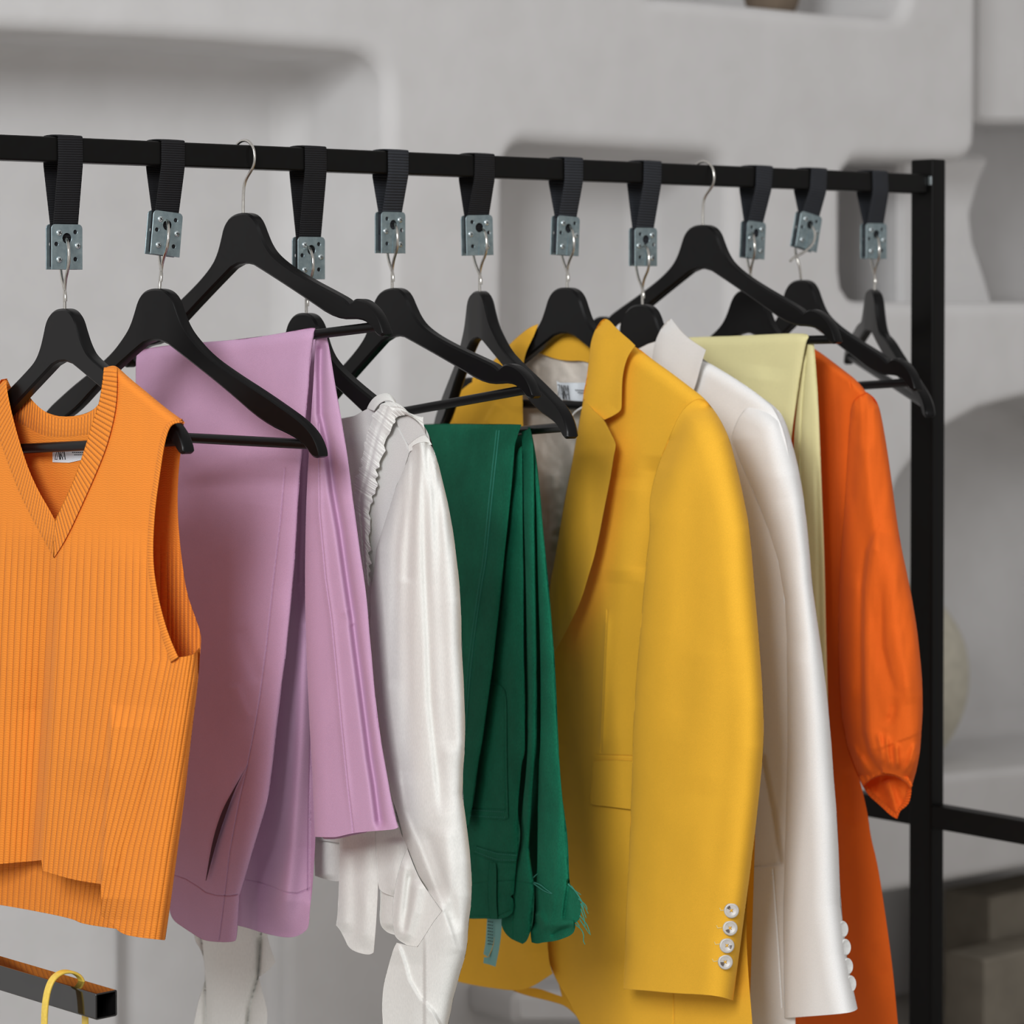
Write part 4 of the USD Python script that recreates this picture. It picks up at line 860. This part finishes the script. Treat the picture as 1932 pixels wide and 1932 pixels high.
Lg3 = [(996, 806), (1000, 806), (1006, 828), (1014, 878), (1020, 940), (1025, 1002), (1034, 1090), (1044, 1207), (1049, 1285), (1054, 1414), (1060, 1500), (1066, 1540), (1072, 1587), (1074, 1665), (1078, 1672), (1094, 1693), (1097, 1715), (1094, 1735), (1084, 1742), (1086, 1750), (1081, 1763), (1060, 1772), (1045, 1776), (1025, 1778), (1014, 1781), (1003, 1778), (1000, 1758), (1006, 1720), (1013, 1660), (1014, 1600), (1015, 1500), (1017, 1432), (1020, 1400), (1020, 1250), (1015, 1100), (1013, 1000), (1010, 900), (1001, 830)]
l3 = ln((1003, 812), (1014, 878), (1025, 1002), (1044, 1207), (1054, 1414), (1066, 1540), (1074, 1665)); l3l = ln((998, 830), (1008, 1000), (1016, 1250), (1015, 1432), (1012, 1600), (1008, 1740))
def leg3(f):
    h = -.046 + f.rnd([l3, l3l], .018, 22) + f.noise(.003, 24, 80, 58) + .01 * np.clip((f.y - 1200) / 400, 0, 1)
    h += f.ridge(ln((1056, 1480), (1052, 1600), (1044, 1700), (1038, 1760)), .003, 6) + f.ridge(ln((1012, 1722), (1030, 1745), (1060, 1744), (1084, 1742)), .012, 9, .02) - f.ridge(ln((1040, 1768), (1060, 1755), (1080, 1748)), .010, 5)
    h -= f.lip(ln((1074, 1660), (1068, 1700), (1064, 1735)), .012, 30, 1, 3, .02)
    return h
g.panel('leg', Lg3, 'green_denim', leg3, .004, 2.8)
# loose threads of the raw hems
th = []
for a in [[(1078, 1672), (1092, 1690), (1104, 1712), (1110, 1724)], [(1086, 1682), (1098, 1700), (1102, 1722)], [(1092, 1696), (1106, 1708), (1108, 1716)], [(1094, 1735), (1104, 1750), (1112, 1762)], [(1094, 1728), (1108, 1744), (1114, 1764)], [(1084, 1743), (1096, 1752), (1102, 1764), (1100, 1776), (1104, 1782)],
          [(1096, 1705), (1104, 1726), (1106, 1732)], [(1096, 1715), (1103, 1735), (1104, 1748)], [(1088, 1740), (1094, 1748)], [(1072, 1668), (1084, 1680), (1096, 1688)], [(1004, 1664), (1018, 1668), (1030, 1678), (1042, 1686)], [(1004, 1658), (1012, 1650), (1014, 1649)], [(1006, 1666), (1016, 1674), (1030, 1683), (1040, 1686)],
          [(976, 1660), (976, 1690), (970, 1715), (974, 1740), (970, 1770)], [(960, 1664), (985, 1666), (1008, 1668)]]:
    P = g.place(resample(chaikin(a, 2, False), 14), np.full(14, -.016)) - g.o
    th.append(tube(P, np.linspace(.00075, .0004, 14), 5))
obj('frayed_threads', cat(*th), 'green_thread', g.path, True, kind='stuff')
ct = g.panel('care_tag', [(919, 1732), (933, 1732), (934, 1760), (932, 1775), (928, 1790), (921, 1806), (912, 1800), (916, 1780)], 'care_cloth', lambda f: -.001 + .003 * np.cos((f.x - 918) / 5), .0006, 3, smoothit=1, label='folded pale green care tag')
g.panel('care_tag', [(932, 1732), (948, 1732), (944, 1780), (935, 1824), (924, 1820), (912, 1817), (913, 1806), (922, 1806), (930, 1788), (934, 1765)], 'care_cloth', lambda f: -.004 + .003 * np.cos((f.x - 940) / 6), .0006, 3, smoothit=1)
smallprint(g, ct, [(920, 1738 + 6 * k, 931, 1740 + 6 * k, 1.6) for k in range(8)], .0034)

# ---------------------------------------------------------------- mustard yellow blazer
g = Garment('yellow_blazer', 'mustard yellow tailored blazer with notched lapel and four horn cuff buttons', 'blazer', HG['H7'])
# lining and back
g.panel('lining', [(960, 690), (1000, 672), (1030, 660), (1075, 665), (1115, 665), (1150, 700), (1180, 900), (1180, 1300), (1100, 1500), (1000, 1480), (960, 1200), (940, 900)], 'satin_lining',
        lambda f: -.030 + f.ridge(ln((1010, 690), (1016, 760)), .004, 4) + f.ridge(ln((1040, 880), (1050, 960), (1056, 1010)), .010, 14) + f.ridge(ln((1075, 830), (1085, 1000)), .008, 9) + f.noise(.014, 40, 60, 61) + f.noise(.006, 16, 20, 62), .002, 4)
g.panel('back_collar', [(1000, 660), (1018, 640), (1045, 622), (1072, 616), (1100, 624), (1125, 640), (1125, 690), (1100, 680), (1073, 681), (1050, 678), (1028, 670)], 'yellow_wool', lambda f: -.022 + .004 * np.sin((f.y - 616) / 20), .004, 3.5)
szl = g.panel('size_label', [(1050, 718), (1056, 722), (1112, 722), (1112, 758), (1060, 754), (1053, 745)], 'label_cloth', lambda f: -.017 + .002 * np.sin(f.x * .2), .0006, 3, smoothit=0, label='pale blue woven label')
letters(g, szl, 1051, 725, 23, 26, -.0128, .1); smallprint(g, szl, [(1085, 735, 1104, 736, 1.8), (1090, 740, 1106, 741, 1.8)], -.0128)
g.cord('hanger_loop', [(1076, 790), (1084, 778), (1096, 770), (1108, 764)], .012, .0013, 'white_crepe')
# far front with shoulder and collar, left of the opening
far = [(1016, 611), (1004, 615), (990, 624), (971, 640), (958, 653), (935, 676), (915, 697), (899, 707), (882, 720), (867, 732), (855, 742), (846, 756), (838, 790), (832, 850), (826, 950), (824, 1100), (830, 1400), (842, 1700), (850, 1846), (866, 1853), (890, 1858), (918, 1863), (964, 1869), (985, 1868), (1008, 1860), (1030, 1845), (1043, 1837), (1034, 1810), (1030, 1700), (1022, 1500), (1012, 1300), (1008, 1150), (1004, 1000), (994, 900), (988, 830), (986, 766), (986, 740), (987, 690), (991, 668), (998, 652), (1008, 632)]
fsh = ln((1020, 608), (990, 622), (958, 653), (915, 697), (882, 718), (855, 742), (838, 790))
def farh(f):
    h = .012 + f.rnd([fsh], .014, 22) - .012 + f.lip(ln((1000, 640), (990, 700), (986, 780)), .004, 30, -1, 3)
    h += f.lip(ln((938, 760), (925, 780), (915, 800)), .003, 12, 1, 2) + f.ridge(ln((965, 1500), (985, 1700), (1000, 1840)), .01, 40) + f.noise(.006, 120, 260, 63)
    return h
g.panel('front', far, 'yellow_wool', farh, .004, 4.5, seams=[ln((855, 790), (862, 830), (866, 900))])
g.panel('back', [(830, 760), (900, 720), (1180, 690), (1330, 745), (1380, 850), (1420, 1100), (1430, 1400), (1415, 1900), (1410, 2020), (1110, 2020), (1098, 1930), (1082, 1911), (1065, 1897), (1045, 1891), (1026, 1886), (1000, 1880), (977, 1873), (960, 1866), (1009, 1862), (1042, 1874), (1060, 1880), (1040, 1800), (950, 1800), (850, 1800), (830, 1300)], 'yellow_wool', lambda f: -.045 + f.noise(.006, 120, 200, 64), .004, 6)
# near front
shn = ln((1195, 652), (1228, 676), (1265, 702), (1303, 731), (1328, 750), (1345, 770), (1376, 826), (1400, 920))
lapb = ln((1100, 757), (1091, 806), (1078, 881), (1060, 974), (1046, 1060), (1036, 1110), (1030, 1180), (1040, 1228))
frn = [(1110, 690), (1150, 640), (1199, 652), (1228, 676), (1265, 702), (1303, 731), (1328, 750), (1346, 772), (1376, 826), (1400, 940), (1416, 1080), (1424, 1300), (1418, 1600), (1407, 1729), (1411, 1829), (1420, 1932), (1424, 2020), (1135, 2020), (1112, 1970), (1095, 1931), (1082, 1908), (1073, 1889), (1057, 1863), (1042, 1833), (1026, 1790), (1030, 1700), (1036, 1500), (1036, 1350), (1040, 1229), (1034, 1180), (1040, 1110), (1050, 1040), (1062, 960), (1080, 870), (1092, 800)]
dart = ln((1146, 1150), (1142, 1230), (1138, 1330), (1134, 1420))
turn = ln((1135, 500), (1122, 900), (1118, 1080), (1112, 1200), (1110, 1330), (1106, 1450), (1100, 1600), (1100, 1720), (1112, 1860), (1140, 1960))
def nearf(f):
    h = .022 + f.rnd([shn], .022, 30) - .022 + .016 * np.clip((f.y - 800) / 500, 0, 1)
    h += f.step(turn, .036, 60) - .036 + f.ridge(dart, .003, 6) + f.lip(dart, .0025, 30, 1, 3)
    h += f.ridge(ln((1240, 860), (1228, 1000), (1215, 1100)), -.008, 26) + f.ridge(ln((1170, 900), (1160, 1100)), .006, 40) + f.noise(.006, 120, 300, 65)
    return h
welt = ln((1125, 1424), (1150, 1425), (1200, 1427)); sideseam = ln((1271, 1870), (1271, 2010))
g.panel('front', frn, 'yellow_wool', nearf, .004, 4.0, seams=[dart, welt, sideseam])
g.panel('pocket_flap', [(1120, 1436), (1150, 1433), (1200, 1436), (1215, 1438), (1212, 1529), (1188, 1527), (1150, 1522), (1120, 1519), (1114, 1516), (1114, 1506), (1118, 1460), (1119, 1440)], 'yellow_wool', lambda f: nearf(f) + .0045 + .002 * (f.y - 1435) / 85, .0025, 3.2, smoothit=1)
# lapel with collar
lap = [(1101, 752), (1112, 765), (1125, 779), (1140, 792), (1150, 812), (1161, 834), (1162, 842), (1158, 860), (1152, 900), (1145, 935), (1137, 975), (1130, 1013), (1120, 1055), (1109, 1090), (1100, 1122), (1088, 1152), (1065, 1197), (1046, 1230), (1041, 1228), (1034, 1180), (1037, 1104), (1046, 1060), (1060, 974), (1078, 881), (1091, 806)]
lapr = ln((1140, 792), (1161, 836), (1158, 860), (1145, 935), (1130, 1013), (1109, 1085), (1088, 1152), (1065, 1197), (1046, 1230))
def lapf(f):
    b = nearf(f)
    return b * .25 + .75 * (.022 + .010 * np.clip((f.y - 800) / 400, 0, 1)) + .020 + .006 * np.exp(-f.near(lapr)[0] / 20) + f.ridge(lapr, .0035, 16, 0) + f.rnd([lapb], .012, 26) - .008 + .010 * np.exp(-((f.y - 1000) / 150) ** 2)
g.panel('lapel', lap, 'yellow_wool', lapf, .004, 3.2, smoothit=2)
col = [(1143, 601), (1138, 602), (1132, 607), (1121, 625), (1114, 648), (1111, 676), (1107, 715), (1101, 738), (1100, 753), (1112, 765), (1125, 779), (1140, 792), (1156, 785), (1170, 776), (1173, 768), (1173, 752), (1174, 715), (1178, 692), (1184, 674), (1191, 662), (1199, 652), (1188, 641), (1177, 632), (1161, 617), (1151, 605)]
colr = ln((1140, 792), (1170, 776), (1174, 715), (1184, 674), (1199, 652)); coll = ln((1143, 601), (1121, 625), (1113, 650), (1108, 715), (1100, 753))
g.panel('collar', col, 'yellow_wool', lambda f: .034 + .004 * np.clip((f.y - 640) / 100, 0, 1) + f.rnd([coll], .014, 24) - .012 + f.ridge(colr, .003, 12, 0), .004, 3.0)
# sleeve
ysr = ln((1343, 768), (1360, 793), (1376, 826), (1391, 883), (1404, 943), (1415, 1000), (1423, 1103), (1433, 1220), (1441, 1336), (1441, 1410), (1432, 1503), (1420, 1611), (1406, 1714), (1395, 1798), (1383, 1888))
ysl = ln((1262, 830), (1239, 883), (1222, 948), (1225, 1000), (1220, 1052), (1213, 1129), (1200, 1284), (1194, 1380), (1190, 1549), (1182, 1705), (1176, 1866))
ysv = [(1342, 766), (1360, 793), (1376, 826), (1391, 883), (1404, 943), (1415, 1000), (1423, 1103), (1433, 1220), (1441, 1336), (1441, 1410), (1432, 1503), (1420, 1611), (1406, 1714), (1395, 1798), (1383, 1888), (1366, 1882), (1336, 1877), (1271, 1874), (1220, 1869), (1176, 1866), (1182, 1705), (1190, 1549), (1194, 1380), (1200, 1284), (1213, 1129), (1220, 1052), (1227, 1000), (1224, 948), (1239, 883), (1264, 822), (1285, 775), (1312, 752), (1328, 753)]
capl = ln((1224, 948), (1239, 883), (1264, 822), (1285, 775), (1312, 752))
def ysl_h(f):
    h = .104 + f.rnd([ysr], .066, 62) - .066 + f.rnd([ysl], .018, 60) - .018 - .036 * np.exp(-np.maximum(0, f.y - 770) / 90.) + .012 * np.clip((f.y - 900) / 300, 0, 1)
    h -= .024 * np.exp(-(f.near(capl)[0] / 26) ** 2) * np.clip((990 - f.y) / 120, 0, 1)
    h += f.ridge(ln((1305, 900), (1300, 1150), (1290, 1400)), -.004, 34) + f.ridge(ln((1390, 1200), (1370, 1500), (1345, 1780)), -.004, 30) + f.noise(.006, 110, 320, 66) + f.ridge(ln((1330, 1200), (1320, 1500)), .003, 40)
    return h
g.panel('sleeve', ysv, 'yellow_wool', ysl_h, lambda f: .004 + .03 * np.clip(f.rnd([ysr, ysl], 1., 60), 0, 1), 4.0)
def button(gm, c, h, R, mt, spot=None, label=None, tilt=None):
    P = gm.place([c], [h])[0]; d = EYE - P; d /= np.linalg.norm(d)
    if tilt is not None: d = d + tilt; d /= np.linalg.norm(d)
    a = np.cross(ZAX, d); a /= np.linalg.norm(a); b = np.cross(d, a)
    n = 28; t = np.arange(n) / n * 2 * np.pi
    pr = [(1.0, 0), (1.0, .0012), (.9, .0021), (.78, .0022), (.66, .0015), (.0001, .0013)]
    v = np.vstack([np.stack([R * r * np.cos(t), R * r * np.sin(t), np.full(n, z)], 1) for r, z in pr])
    k = np.arange(n); k2 = (k + 1) % n; f = []
    for j in range(len(pr) - 1): f += [np.stack([j * n + k, j * n + k2, (j + 1) * n + k2], 1), np.stack([j * n + k, (j + 1) * n + k2, (j + 1) * n + k], 1)]
    fr = lambda v: P - gm.o + np.outer(v[:, 0], a) + np.outer(v[:, 1], b) + np.outer(v[:, 2], d)
    o = obj('button', (fr(v), np.vstack(f)), mt, gm.path, 40, label=label)
    if spot is not None:
        hs = []
        for x, y in ((-.16, -.16), (.16, -.16), (-.16, .16), (.16, .16)):
            w = np.stack([R * (x + .07 * np.cos(t[::3])), R * (y + .07 * np.sin(t[::3])), np.full(len(t[::3]), .0015)], 1); m = len(w)
            hs.append((fr(np.vstack([w, [[R * x, R * y, .0016]]])), np.stack([np.arange(m), (np.arange(m) + 1) % m, np.full(m, m)], 1)))
        obj('hole', cat(*hs), 'brown_horn', o, False)
        th_ = cat(*[tube(fr(V([[R * x0, R * y0, .0017], [0, 0, .0024], [R * x1, R * y1, .0017]])), .0005, 6) for x0, y0, x1, y1 in ((-.16, -.16, .16, .16), (-.16, .16, .16, -.16))])
        obj('thread', th_, 'yellow_wool', o, True)
        an, r0, r1, wd = spot
        ar = np.linspace(an - wd, an + wd, 12); pts = np.vstack([np.stack([R * r1 * np.cos(ar), R * r1 * np.sin(ar)], 1), np.stack([R * (r0 + .1 * np.sin(ar * 9)) * np.cos(ar), R * (r0 + .1 * np.sin(ar * 9)) * np.sin(ar)], 1)[::-1]])
        z = np.interp(np.linalg.norm(pts, axis=1) / R, [0, .66, .78, .9, 1.], [.0013, .0015, .0022, .0021, .0012]) + .00015
        m = 12; q = [(i, i + 1, 2 * m - 2 - i, 2 * m - 1 - i) for i in range(m - 1)]
        obj('horn_mark', (fr(np.column_stack([pts, z])), V(q)), 'brown_horn', o, True)
    return o
for c, s in (((1380, 1718), (2.3, .3, .97, .42)), ((1377.5, 1751), (4.1, .25, .96, .5)), ((1371.5, 1784), (-.35, .35, .95, .45)), ((1368.5, 1815), (3.75, .2, .97, .55))):
    button(g, c, float(ysl_h(Fld(V([c], float)))[0]) + .001, .0079, 'shell_button', s)
for c in ((1358, 1713), (1352, 1746), (1348, 1777), (1344, 1809)):
    f_ = Fld(V([c, (c[0] + 2, c[1] + 5), (c[0] + 10, c[1] + 4)], float)); P = g.place(f_.p, ysl_h(f_) + .0006) - g.o
    obj('buttonhole_stitch', tube(P, .0004, 5), 'pale_yellow', g.path, True)

# ---------------------------------------------------------------- white blazer
g = Garment('white_blazer', 'plain white tailored blazer with white cuff buttons, right of the yellow blazer', 'blazer', HG['H8'])
wsh = ln((1324, 678), (1342, 687), (1381, 710), (1420, 736), (1441, 752), (1460, 768), (1480, 790))
wf = [(1200, 660), (1240, 640), (1300, 650), (1328, 679), (1342, 687), (1381, 710), (1420, 736), (1441, 752), (1462, 772), (1485, 830), (1500, 950), (1510, 1200), (1510, 1500), (1505, 1700), (1500, 1925), (1502, 2020), (1380, 2020), (1250, 2020), (1200, 1600), (1180, 1000), (1185, 760)]
def wfr(f):
    h = .020 + f.rnd([wsh], .020, 26) - .020 + .012 * np.clip((f.y - 800) / 400, 0, 1)
    h += f.lip(ln((1436, 1420), (1448, 1480), (1457, 1525), (1466, 1580), (1473, 1632)), -.010, 40, -1, 4, .02) + f.noise(.005, 100, 260, 71)
    return h
pw = ln((1400, 1638), (1423, 1635), (1471, 1632)); dv = ln((1459, 1640), (1463, 1700), (1470, 1800), (1476, 1900))
g.panel('front', wf, 'white_crepe', wfr, .004, 4.2, seams=[pw, dv])
g.panel('lining', [(1180, 700), (1190, 668), (1205, 650), (1222, 652), (1250, 690), (1250, 800), (1180, 800)], 'satin_lining', lambda f: -.02 + 0 * f.x, .002, 5)
g.panel('collar_point', [(1161, 618), (1166, 612), (1171, 609), (1169, 622), (1164, 630)], 'white_crepe', lambda f: -.03 + 0 * f.x, .003, 3, smoothit=0)
wcol = [(1267, 601), (1259, 604), (1252, 613), (1244, 625), (1235, 648), (1231, 674), (1232, 720), (1245, 760), (1290, 760), (1308, 740), (1316, 715), (1324, 684), (1332, 660), (1322, 653), (1309, 645), (1290, 630), (1275, 612)]
wcl = ln((1267, 601), (1244, 625), (1235, 648), (1231, 680)); wcr = ln((1290, 760), (1316, 715), (1324, 684), (1332, 660))
g.panel('collar', wcol, 'white_crepe', lambda f: .034 + f.rnd([wcl], .012, 22) - .012 + f.ridge(wcr, .003, 10, 0), .004, 3.4)
wsr = ln((1441, 752), (1462, 768), (1480, 788), (1496, 840), (1509, 893), (1519, 956), (1527, 1034), (1532, 1100), (1540, 1158), (1555, 1261), (1566, 1365), (1573, 1468), (1580, 1549), (1586, 1705), (1597, 1800), (1605, 1845), (1618, 1903))
wsl = ln((1400, 775), (1384, 812), (1380, 830), (1400, 880), (1426, 940), (1450, 1000), (1468, 1060), (1480, 1132), (1484, 1261), (1485, 1416), (1482, 1549), (1477, 1736), (1479, 1921))
wsv = [(1441, 752), (1462, 767), (1480, 788), (1496, 840), (1509, 893), (1519, 956), (1527, 1034), (1532, 1100), (1540, 1158), (1555, 1261), (1566, 1365), (1573, 1468), (1580, 1549), (1586, 1705), (1597, 1800), (1605, 1845), (1618, 1903), (1614, 1907), (1597, 1912), (1535, 1917), (1480, 1921), (1477, 1736), (1482, 1549), (1485, 1416), (1484, 1261), (1480, 1132), (1468, 1060), (1450, 1000), (1426, 940), (1400, 880), (1384, 840), (1378, 828), (1392, 790), (1406, 772), (1420, 760)]
wcap = ln((1378, 828), (1392, 790), (1406, 772), (1420, 760), (1441, 752))
def wsl_h(f):
    k = np.clip((f.y - 1000) / 160, 0, 1); k = k * k * (3 - 2 * k)
    d = np.min([f.near(wcap)[0], f.near(wsl)[0]], axis=0)
    q = 1 - np.clip(d / 60, 0, 1)
    soft = (.0035 - .0035 * np.clip((f.y - 800) / 80, 0, 1)) * (1 - k) + .004 * k
    h = wfr(f) * (1 - k) + .024 * k + soft + (.018 + .016 * np.clip((f.y - 800) / 300, 0, 1)) * ((1 - q * q) * (1 - k) + k * np.sqrt(np.maximum(0, 1 - q * q)))
    h += f.rnd([wsr], .064, 52) - .064
    return h + f.ridge(ln((1470, 900), (1494, 1050), (1498, 1250)), -.006, 26) + f.noise(.005, 90, 300, 72)
g.panel('sleeve', wsv, 'white_crepe', wsl_h, lambda f: .004 + .045 * np.clip(f.rnd([wsr, wsl], 1., 60), 0, 1), 4.0, seams=[wcap])
for c in ((1589, 1753), (1594, 1787), (1598, 1823), (1604, 1856)):
    button(g, c, .018, .0088, 'white_button', tilt=RIGHT * 1.1)

# ---------------------------------------------------------------- pale yellow trousers
g = Garment('pale_trousers', 'pale lemon yellow trousers folded over the second high hanger', 'trousers', HG['H9'])
ptop = ln((1280, 638), (1302, 636), (1386, 634), (1504, 628), (1524, 632))
pr_ = ln((1524, 640), (1520, 650), (1514, 684), (1504, 746), (1495, 830))
def pale1(f): return .012 + f.rnd([ptop], .012, 20) - .012 + f.rnd([pr_], .008, 20) - .004 + f.ridge(ln((1440, 690), (1425, 790), (1440, 900)), .006, 40) + f.noise(.006, 100, 200, 81)
g.panel('front_leg', [(1240, 660), (1250, 640), (1302, 636), (1386, 634), (1504, 628), (1524, 631), (1526, 636), (1521, 645), (1514, 684), (1504, 746), (1492, 830), (1480, 1000), (1470, 1500), (1300, 1500), (1240, 1000)], 'pale_yellow', pale1, .0025, 4)
pm = ln((1526, 650), (1517, 700), (1511, 760), (1507, 840), (1508, 900)); pR = ln((1535, 646), (1538, 684), (1545, 777), (1551, 933), (1556, 1057), (1559, 1200), (1562, 1305))
g.panel('inner_fold', [(1512, 640), (1526, 645), (1524, 690), (1519, 760), (1516, 860), (1520, 1000), (1500, 1000), (1496, 860), (1504, 740)], 'pale_yellow', lambda f: -.004 + f.ridge(ln((1520, 660), (1510, 760), (1506, 860)), .006, 5), .0025, 3)
pl2 = ln((1524, 655), (1517, 720), (1512, 800), (1510, 860), (1516, 980))
g.panel('back_leg', [(1526, 634), (1534, 641), (1536, 652), (1539, 684), (1545, 777), (1551, 933), (1556, 1057), (1559, 1200), (1562, 1305), (1566, 1500), (1480, 1500), (1490, 1100), (1508, 940), (1508, 860), (1512, 790), (1518, 710), (1523, 655)], 'pale_yellow',
        lambda f: -.008 + f.rnd([pR], .008, 16) + f.rnd([pl2], .006, 12) * np.clip((f.y - 640) / 40, 0, 1) - f.ridge(ln((1540, 860), (1545, 1060), (1549, 1300)), .0035, 4) + f.noise(.002, 30, 160, 83), .0025, 3.2)

# ---------------------------------------------------------------- orange dress
g = Garment('orange_dress', 'vivid red-orange cotton dress with a puffed sleeve gathered at the cuff, beside the end post', 'dress', HG['H10'])
osh = ln((1537, 658), (1555, 670), (1594, 700), (1615, 716), (1633, 737), (1650, 755))
def odr(f):
    h = .006 + f.rnd([osh], .030, 14) - .012 + f.ridge(ln((1570, 720), (1572, 900), (1576, 1200)), -.004, 12) + f.ridge(ln((1590, 720), (1588, 1000)), .004, 14)
    h += f.ridge(ln((1590, 1500), (1620, 1700), (1650, 1932)), .008, 40) + f.ridge(ln((1600, 1450), (1608, 1560)), -.004, 14) + f.ridge(ln((1640, 1780), (1660, 1840)), -.003, 14) + f.noise(.008, 60, 260, 91)
    return h
g.panel('bodice_and_skirt', [(1420, 640), (1500, 640), (1537, 658), (1555, 670), (1594, 700), (1615, 716), (1633, 737), (1645, 760), (1640, 900), (1630, 1100), (1618, 1350), (1612, 1420), (1620, 1465), (1628, 1494), (1638, 1540), (1643, 1580), (1656, 1630), (1670, 1721), (1685, 1830), (1694, 1932), (1702, 2020), (1440, 2020), (1420, 1500), (1410, 1000)], 'orange_cotton', odr, .002, 4.5, seams=[ln((1594, 700), (1602, 712), (1606, 730))])
osr = ln((1640, 741), (1659, 767), (1667, 806), (1677, 868), (1687, 943), (1698, 1021), (1711, 1080), (1724, 1145), (1735, 1222), (1742, 1313), (1739, 1378), (1734, 1437), (1721, 1481))
osl = ln((1607, 760), (1602, 801), (1596, 900), (1590, 1000), (1584, 1080), (1581, 1183), (1584, 1290), (1588, 1352), (1598, 1406), (1610, 1440), (1622, 1468))
osv = [(1636, 740), (1650, 750), (1659, 767), (1667, 806), (1677, 868), (1687, 943), (1698, 1021), (1711, 1080), (1724, 1145), (1735, 1222), (1742, 1313), (1739, 1378), (1734, 1437), (1721, 1481), (1712, 1474), (1700, 1466), (1685, 1460), (1668, 1458), (1650, 1463), (1636, 1474), (1628, 1484), (1621, 1470), (1608, 1440), (1597, 1406), (1587, 1352), (1583, 1290), (1581, 1183), (1583, 1080), (1590, 1000), (1597, 900), (1602, 801), (1606, 762), (1618, 748)]
oline = ln((1655, 1000), (1640, 1040), (1632, 1110), (1631, 1200), (1632, 1300), (1634, 1380), (1644, 1420), (1658, 1445))
def osl_h(f):
    h = .060 + f.rnd([osr], .054, 52) - .054 + f.rnd([osl], .026, 44) - .026
    h += f.lip(oline, .016, 50, 1, 4, .08) + f.step(oline, .012, 9) * np.clip((f.y - 980) / 80, 0, 1) + f.ridge(ln((1612, 1080), (1612, 1250), (1608, 1330)), .006, 14)
    h -= f.lip(ln((1662, 1100), (1664, 1220), (1676, 1270), (1691, 1312)), .007, 26, -1, 6, .3) + f.ridge(ln((1690, 1315), (1684, 1350), (1668, 1372)), .005, 8, .3)
    h += f.ridge(ln((1690, 1060), (1684, 1180), (1700, 1250), (1715, 1330)), .006, 16) + f.ridge(ln((1630, 820), (1640, 960), (1660, 1060)), .006, 14) - f.ridge(ln((1616, 770), (1610, 860), (1606, 960)), .004, 8)
    for a in (ln((1656, 1380), (1664, 1420), (1666, 1448)), ln((1672, 1384), (1674, 1420), (1680, 1452)), ln((1690, 1400), (1694, 1452)), ln((1728, 1400), (1716, 1440), (1704, 1462)), ln((1735, 1410), (1722, 1450), (1711, 1468)), ln((1620, 1420), (1634, 1446), (1644, 1464)), ln((1608, 1400), (1624, 1440), (1634, 1466))):
        h += f.ridge(a, .007, 5, .2)
    h -= .018 * np.exp(-((1472 - f.y) / 26.) ** 2) * (f.y > 1400)
    h += np.sin(f.x * .5) * .0012 * np.exp(-np.maximum(0, f.y - 745) / 40.) + f.noise(.008, 34, 130, 92)
    return h
g.panel('sleeve', osv, 'orange_cotton', osl_h, lambda f: .002 + .04 * np.clip(f.rnd([osr, osl], 1., 50), 0, 1), 3.2, seams=[ln((1602, 801), (1606, 764), (1620, 749), (1636, 742))])
# cuff: gathered ring, its front rim and the hollow behind
cf = [(1628, 1484), (1640, 1472), (1655, 1464), (1670, 1461), (1686, 1463), (1700, 1469), (1711, 1478), (1718, 1488)]
cb = [(1620, 1466), (1632, 1456), (1648, 1450), (1668, 1448), (1688, 1450), (1704, 1456), (1716, 1468), (1722, 1482)]
g.loft('cuff', cb, cf, 'orange_cotton', lambda x, y, u, v: .034 + .008 * np.sin(u * math.pi) + .003 * np.sin(v * math.pi) + .0012 * np.sin(u * 60), 110, 8, .003)
g.panel('cuff_inside', [(1628, 1484), (1640, 1472), (1655, 1464), (1670, 1461), (1686, 1463), (1700, 1469), (1711, 1478), (1720, 1486), (1719, 1500), (1715, 1516), (1707, 1524), (1698, 1530), (1695, 1540), (1692, 1545), (1684, 1541), (1677, 1536), (1664, 1522), (1649, 1510), (1638, 1500)], 'orange_cotton',
        lambda f: .004 + f.rnd([ln((1720, 1486), (1715, 1516), (1698, 1530), (1692, 1545), (1677, 1536), (1649, 1510), (1628, 1484))], -.010, 18) + f.ridge(ln((1672, 1470), (1682, 1500), (1690, 1540)), .010, 9, .1) + f.noise(.006, 10, 14, 95), .0018, 2.6)
g.loft('cuff_edge', [(1628, 1484), (1638, 1500), (1649, 1510), (1664, 1523), (1677, 1536), (1692, 1545)], [(1634, 1482), (1646, 1496), (1658, 1506), (1672, 1518), (1683, 1528), (1693, 1536)], 'orange_cotton', lambda x, y, u, v: .016 + .0015 * np.sin(u * 70), 70, 5, .003)
g.loft('cuff_edge', [(1720, 1486), (1719, 1500), (1715, 1516), (1707, 1524), (1698, 1530), (1693, 1545)], [(1710, 1492), (1709, 1502), (1705, 1512), (1700, 1518), (1694, 1526), (1690, 1538)], 'orange_cotton', lambda x, y, u, v: .018 + .0015 * np.sin(u * 70), 60, 5, .003)
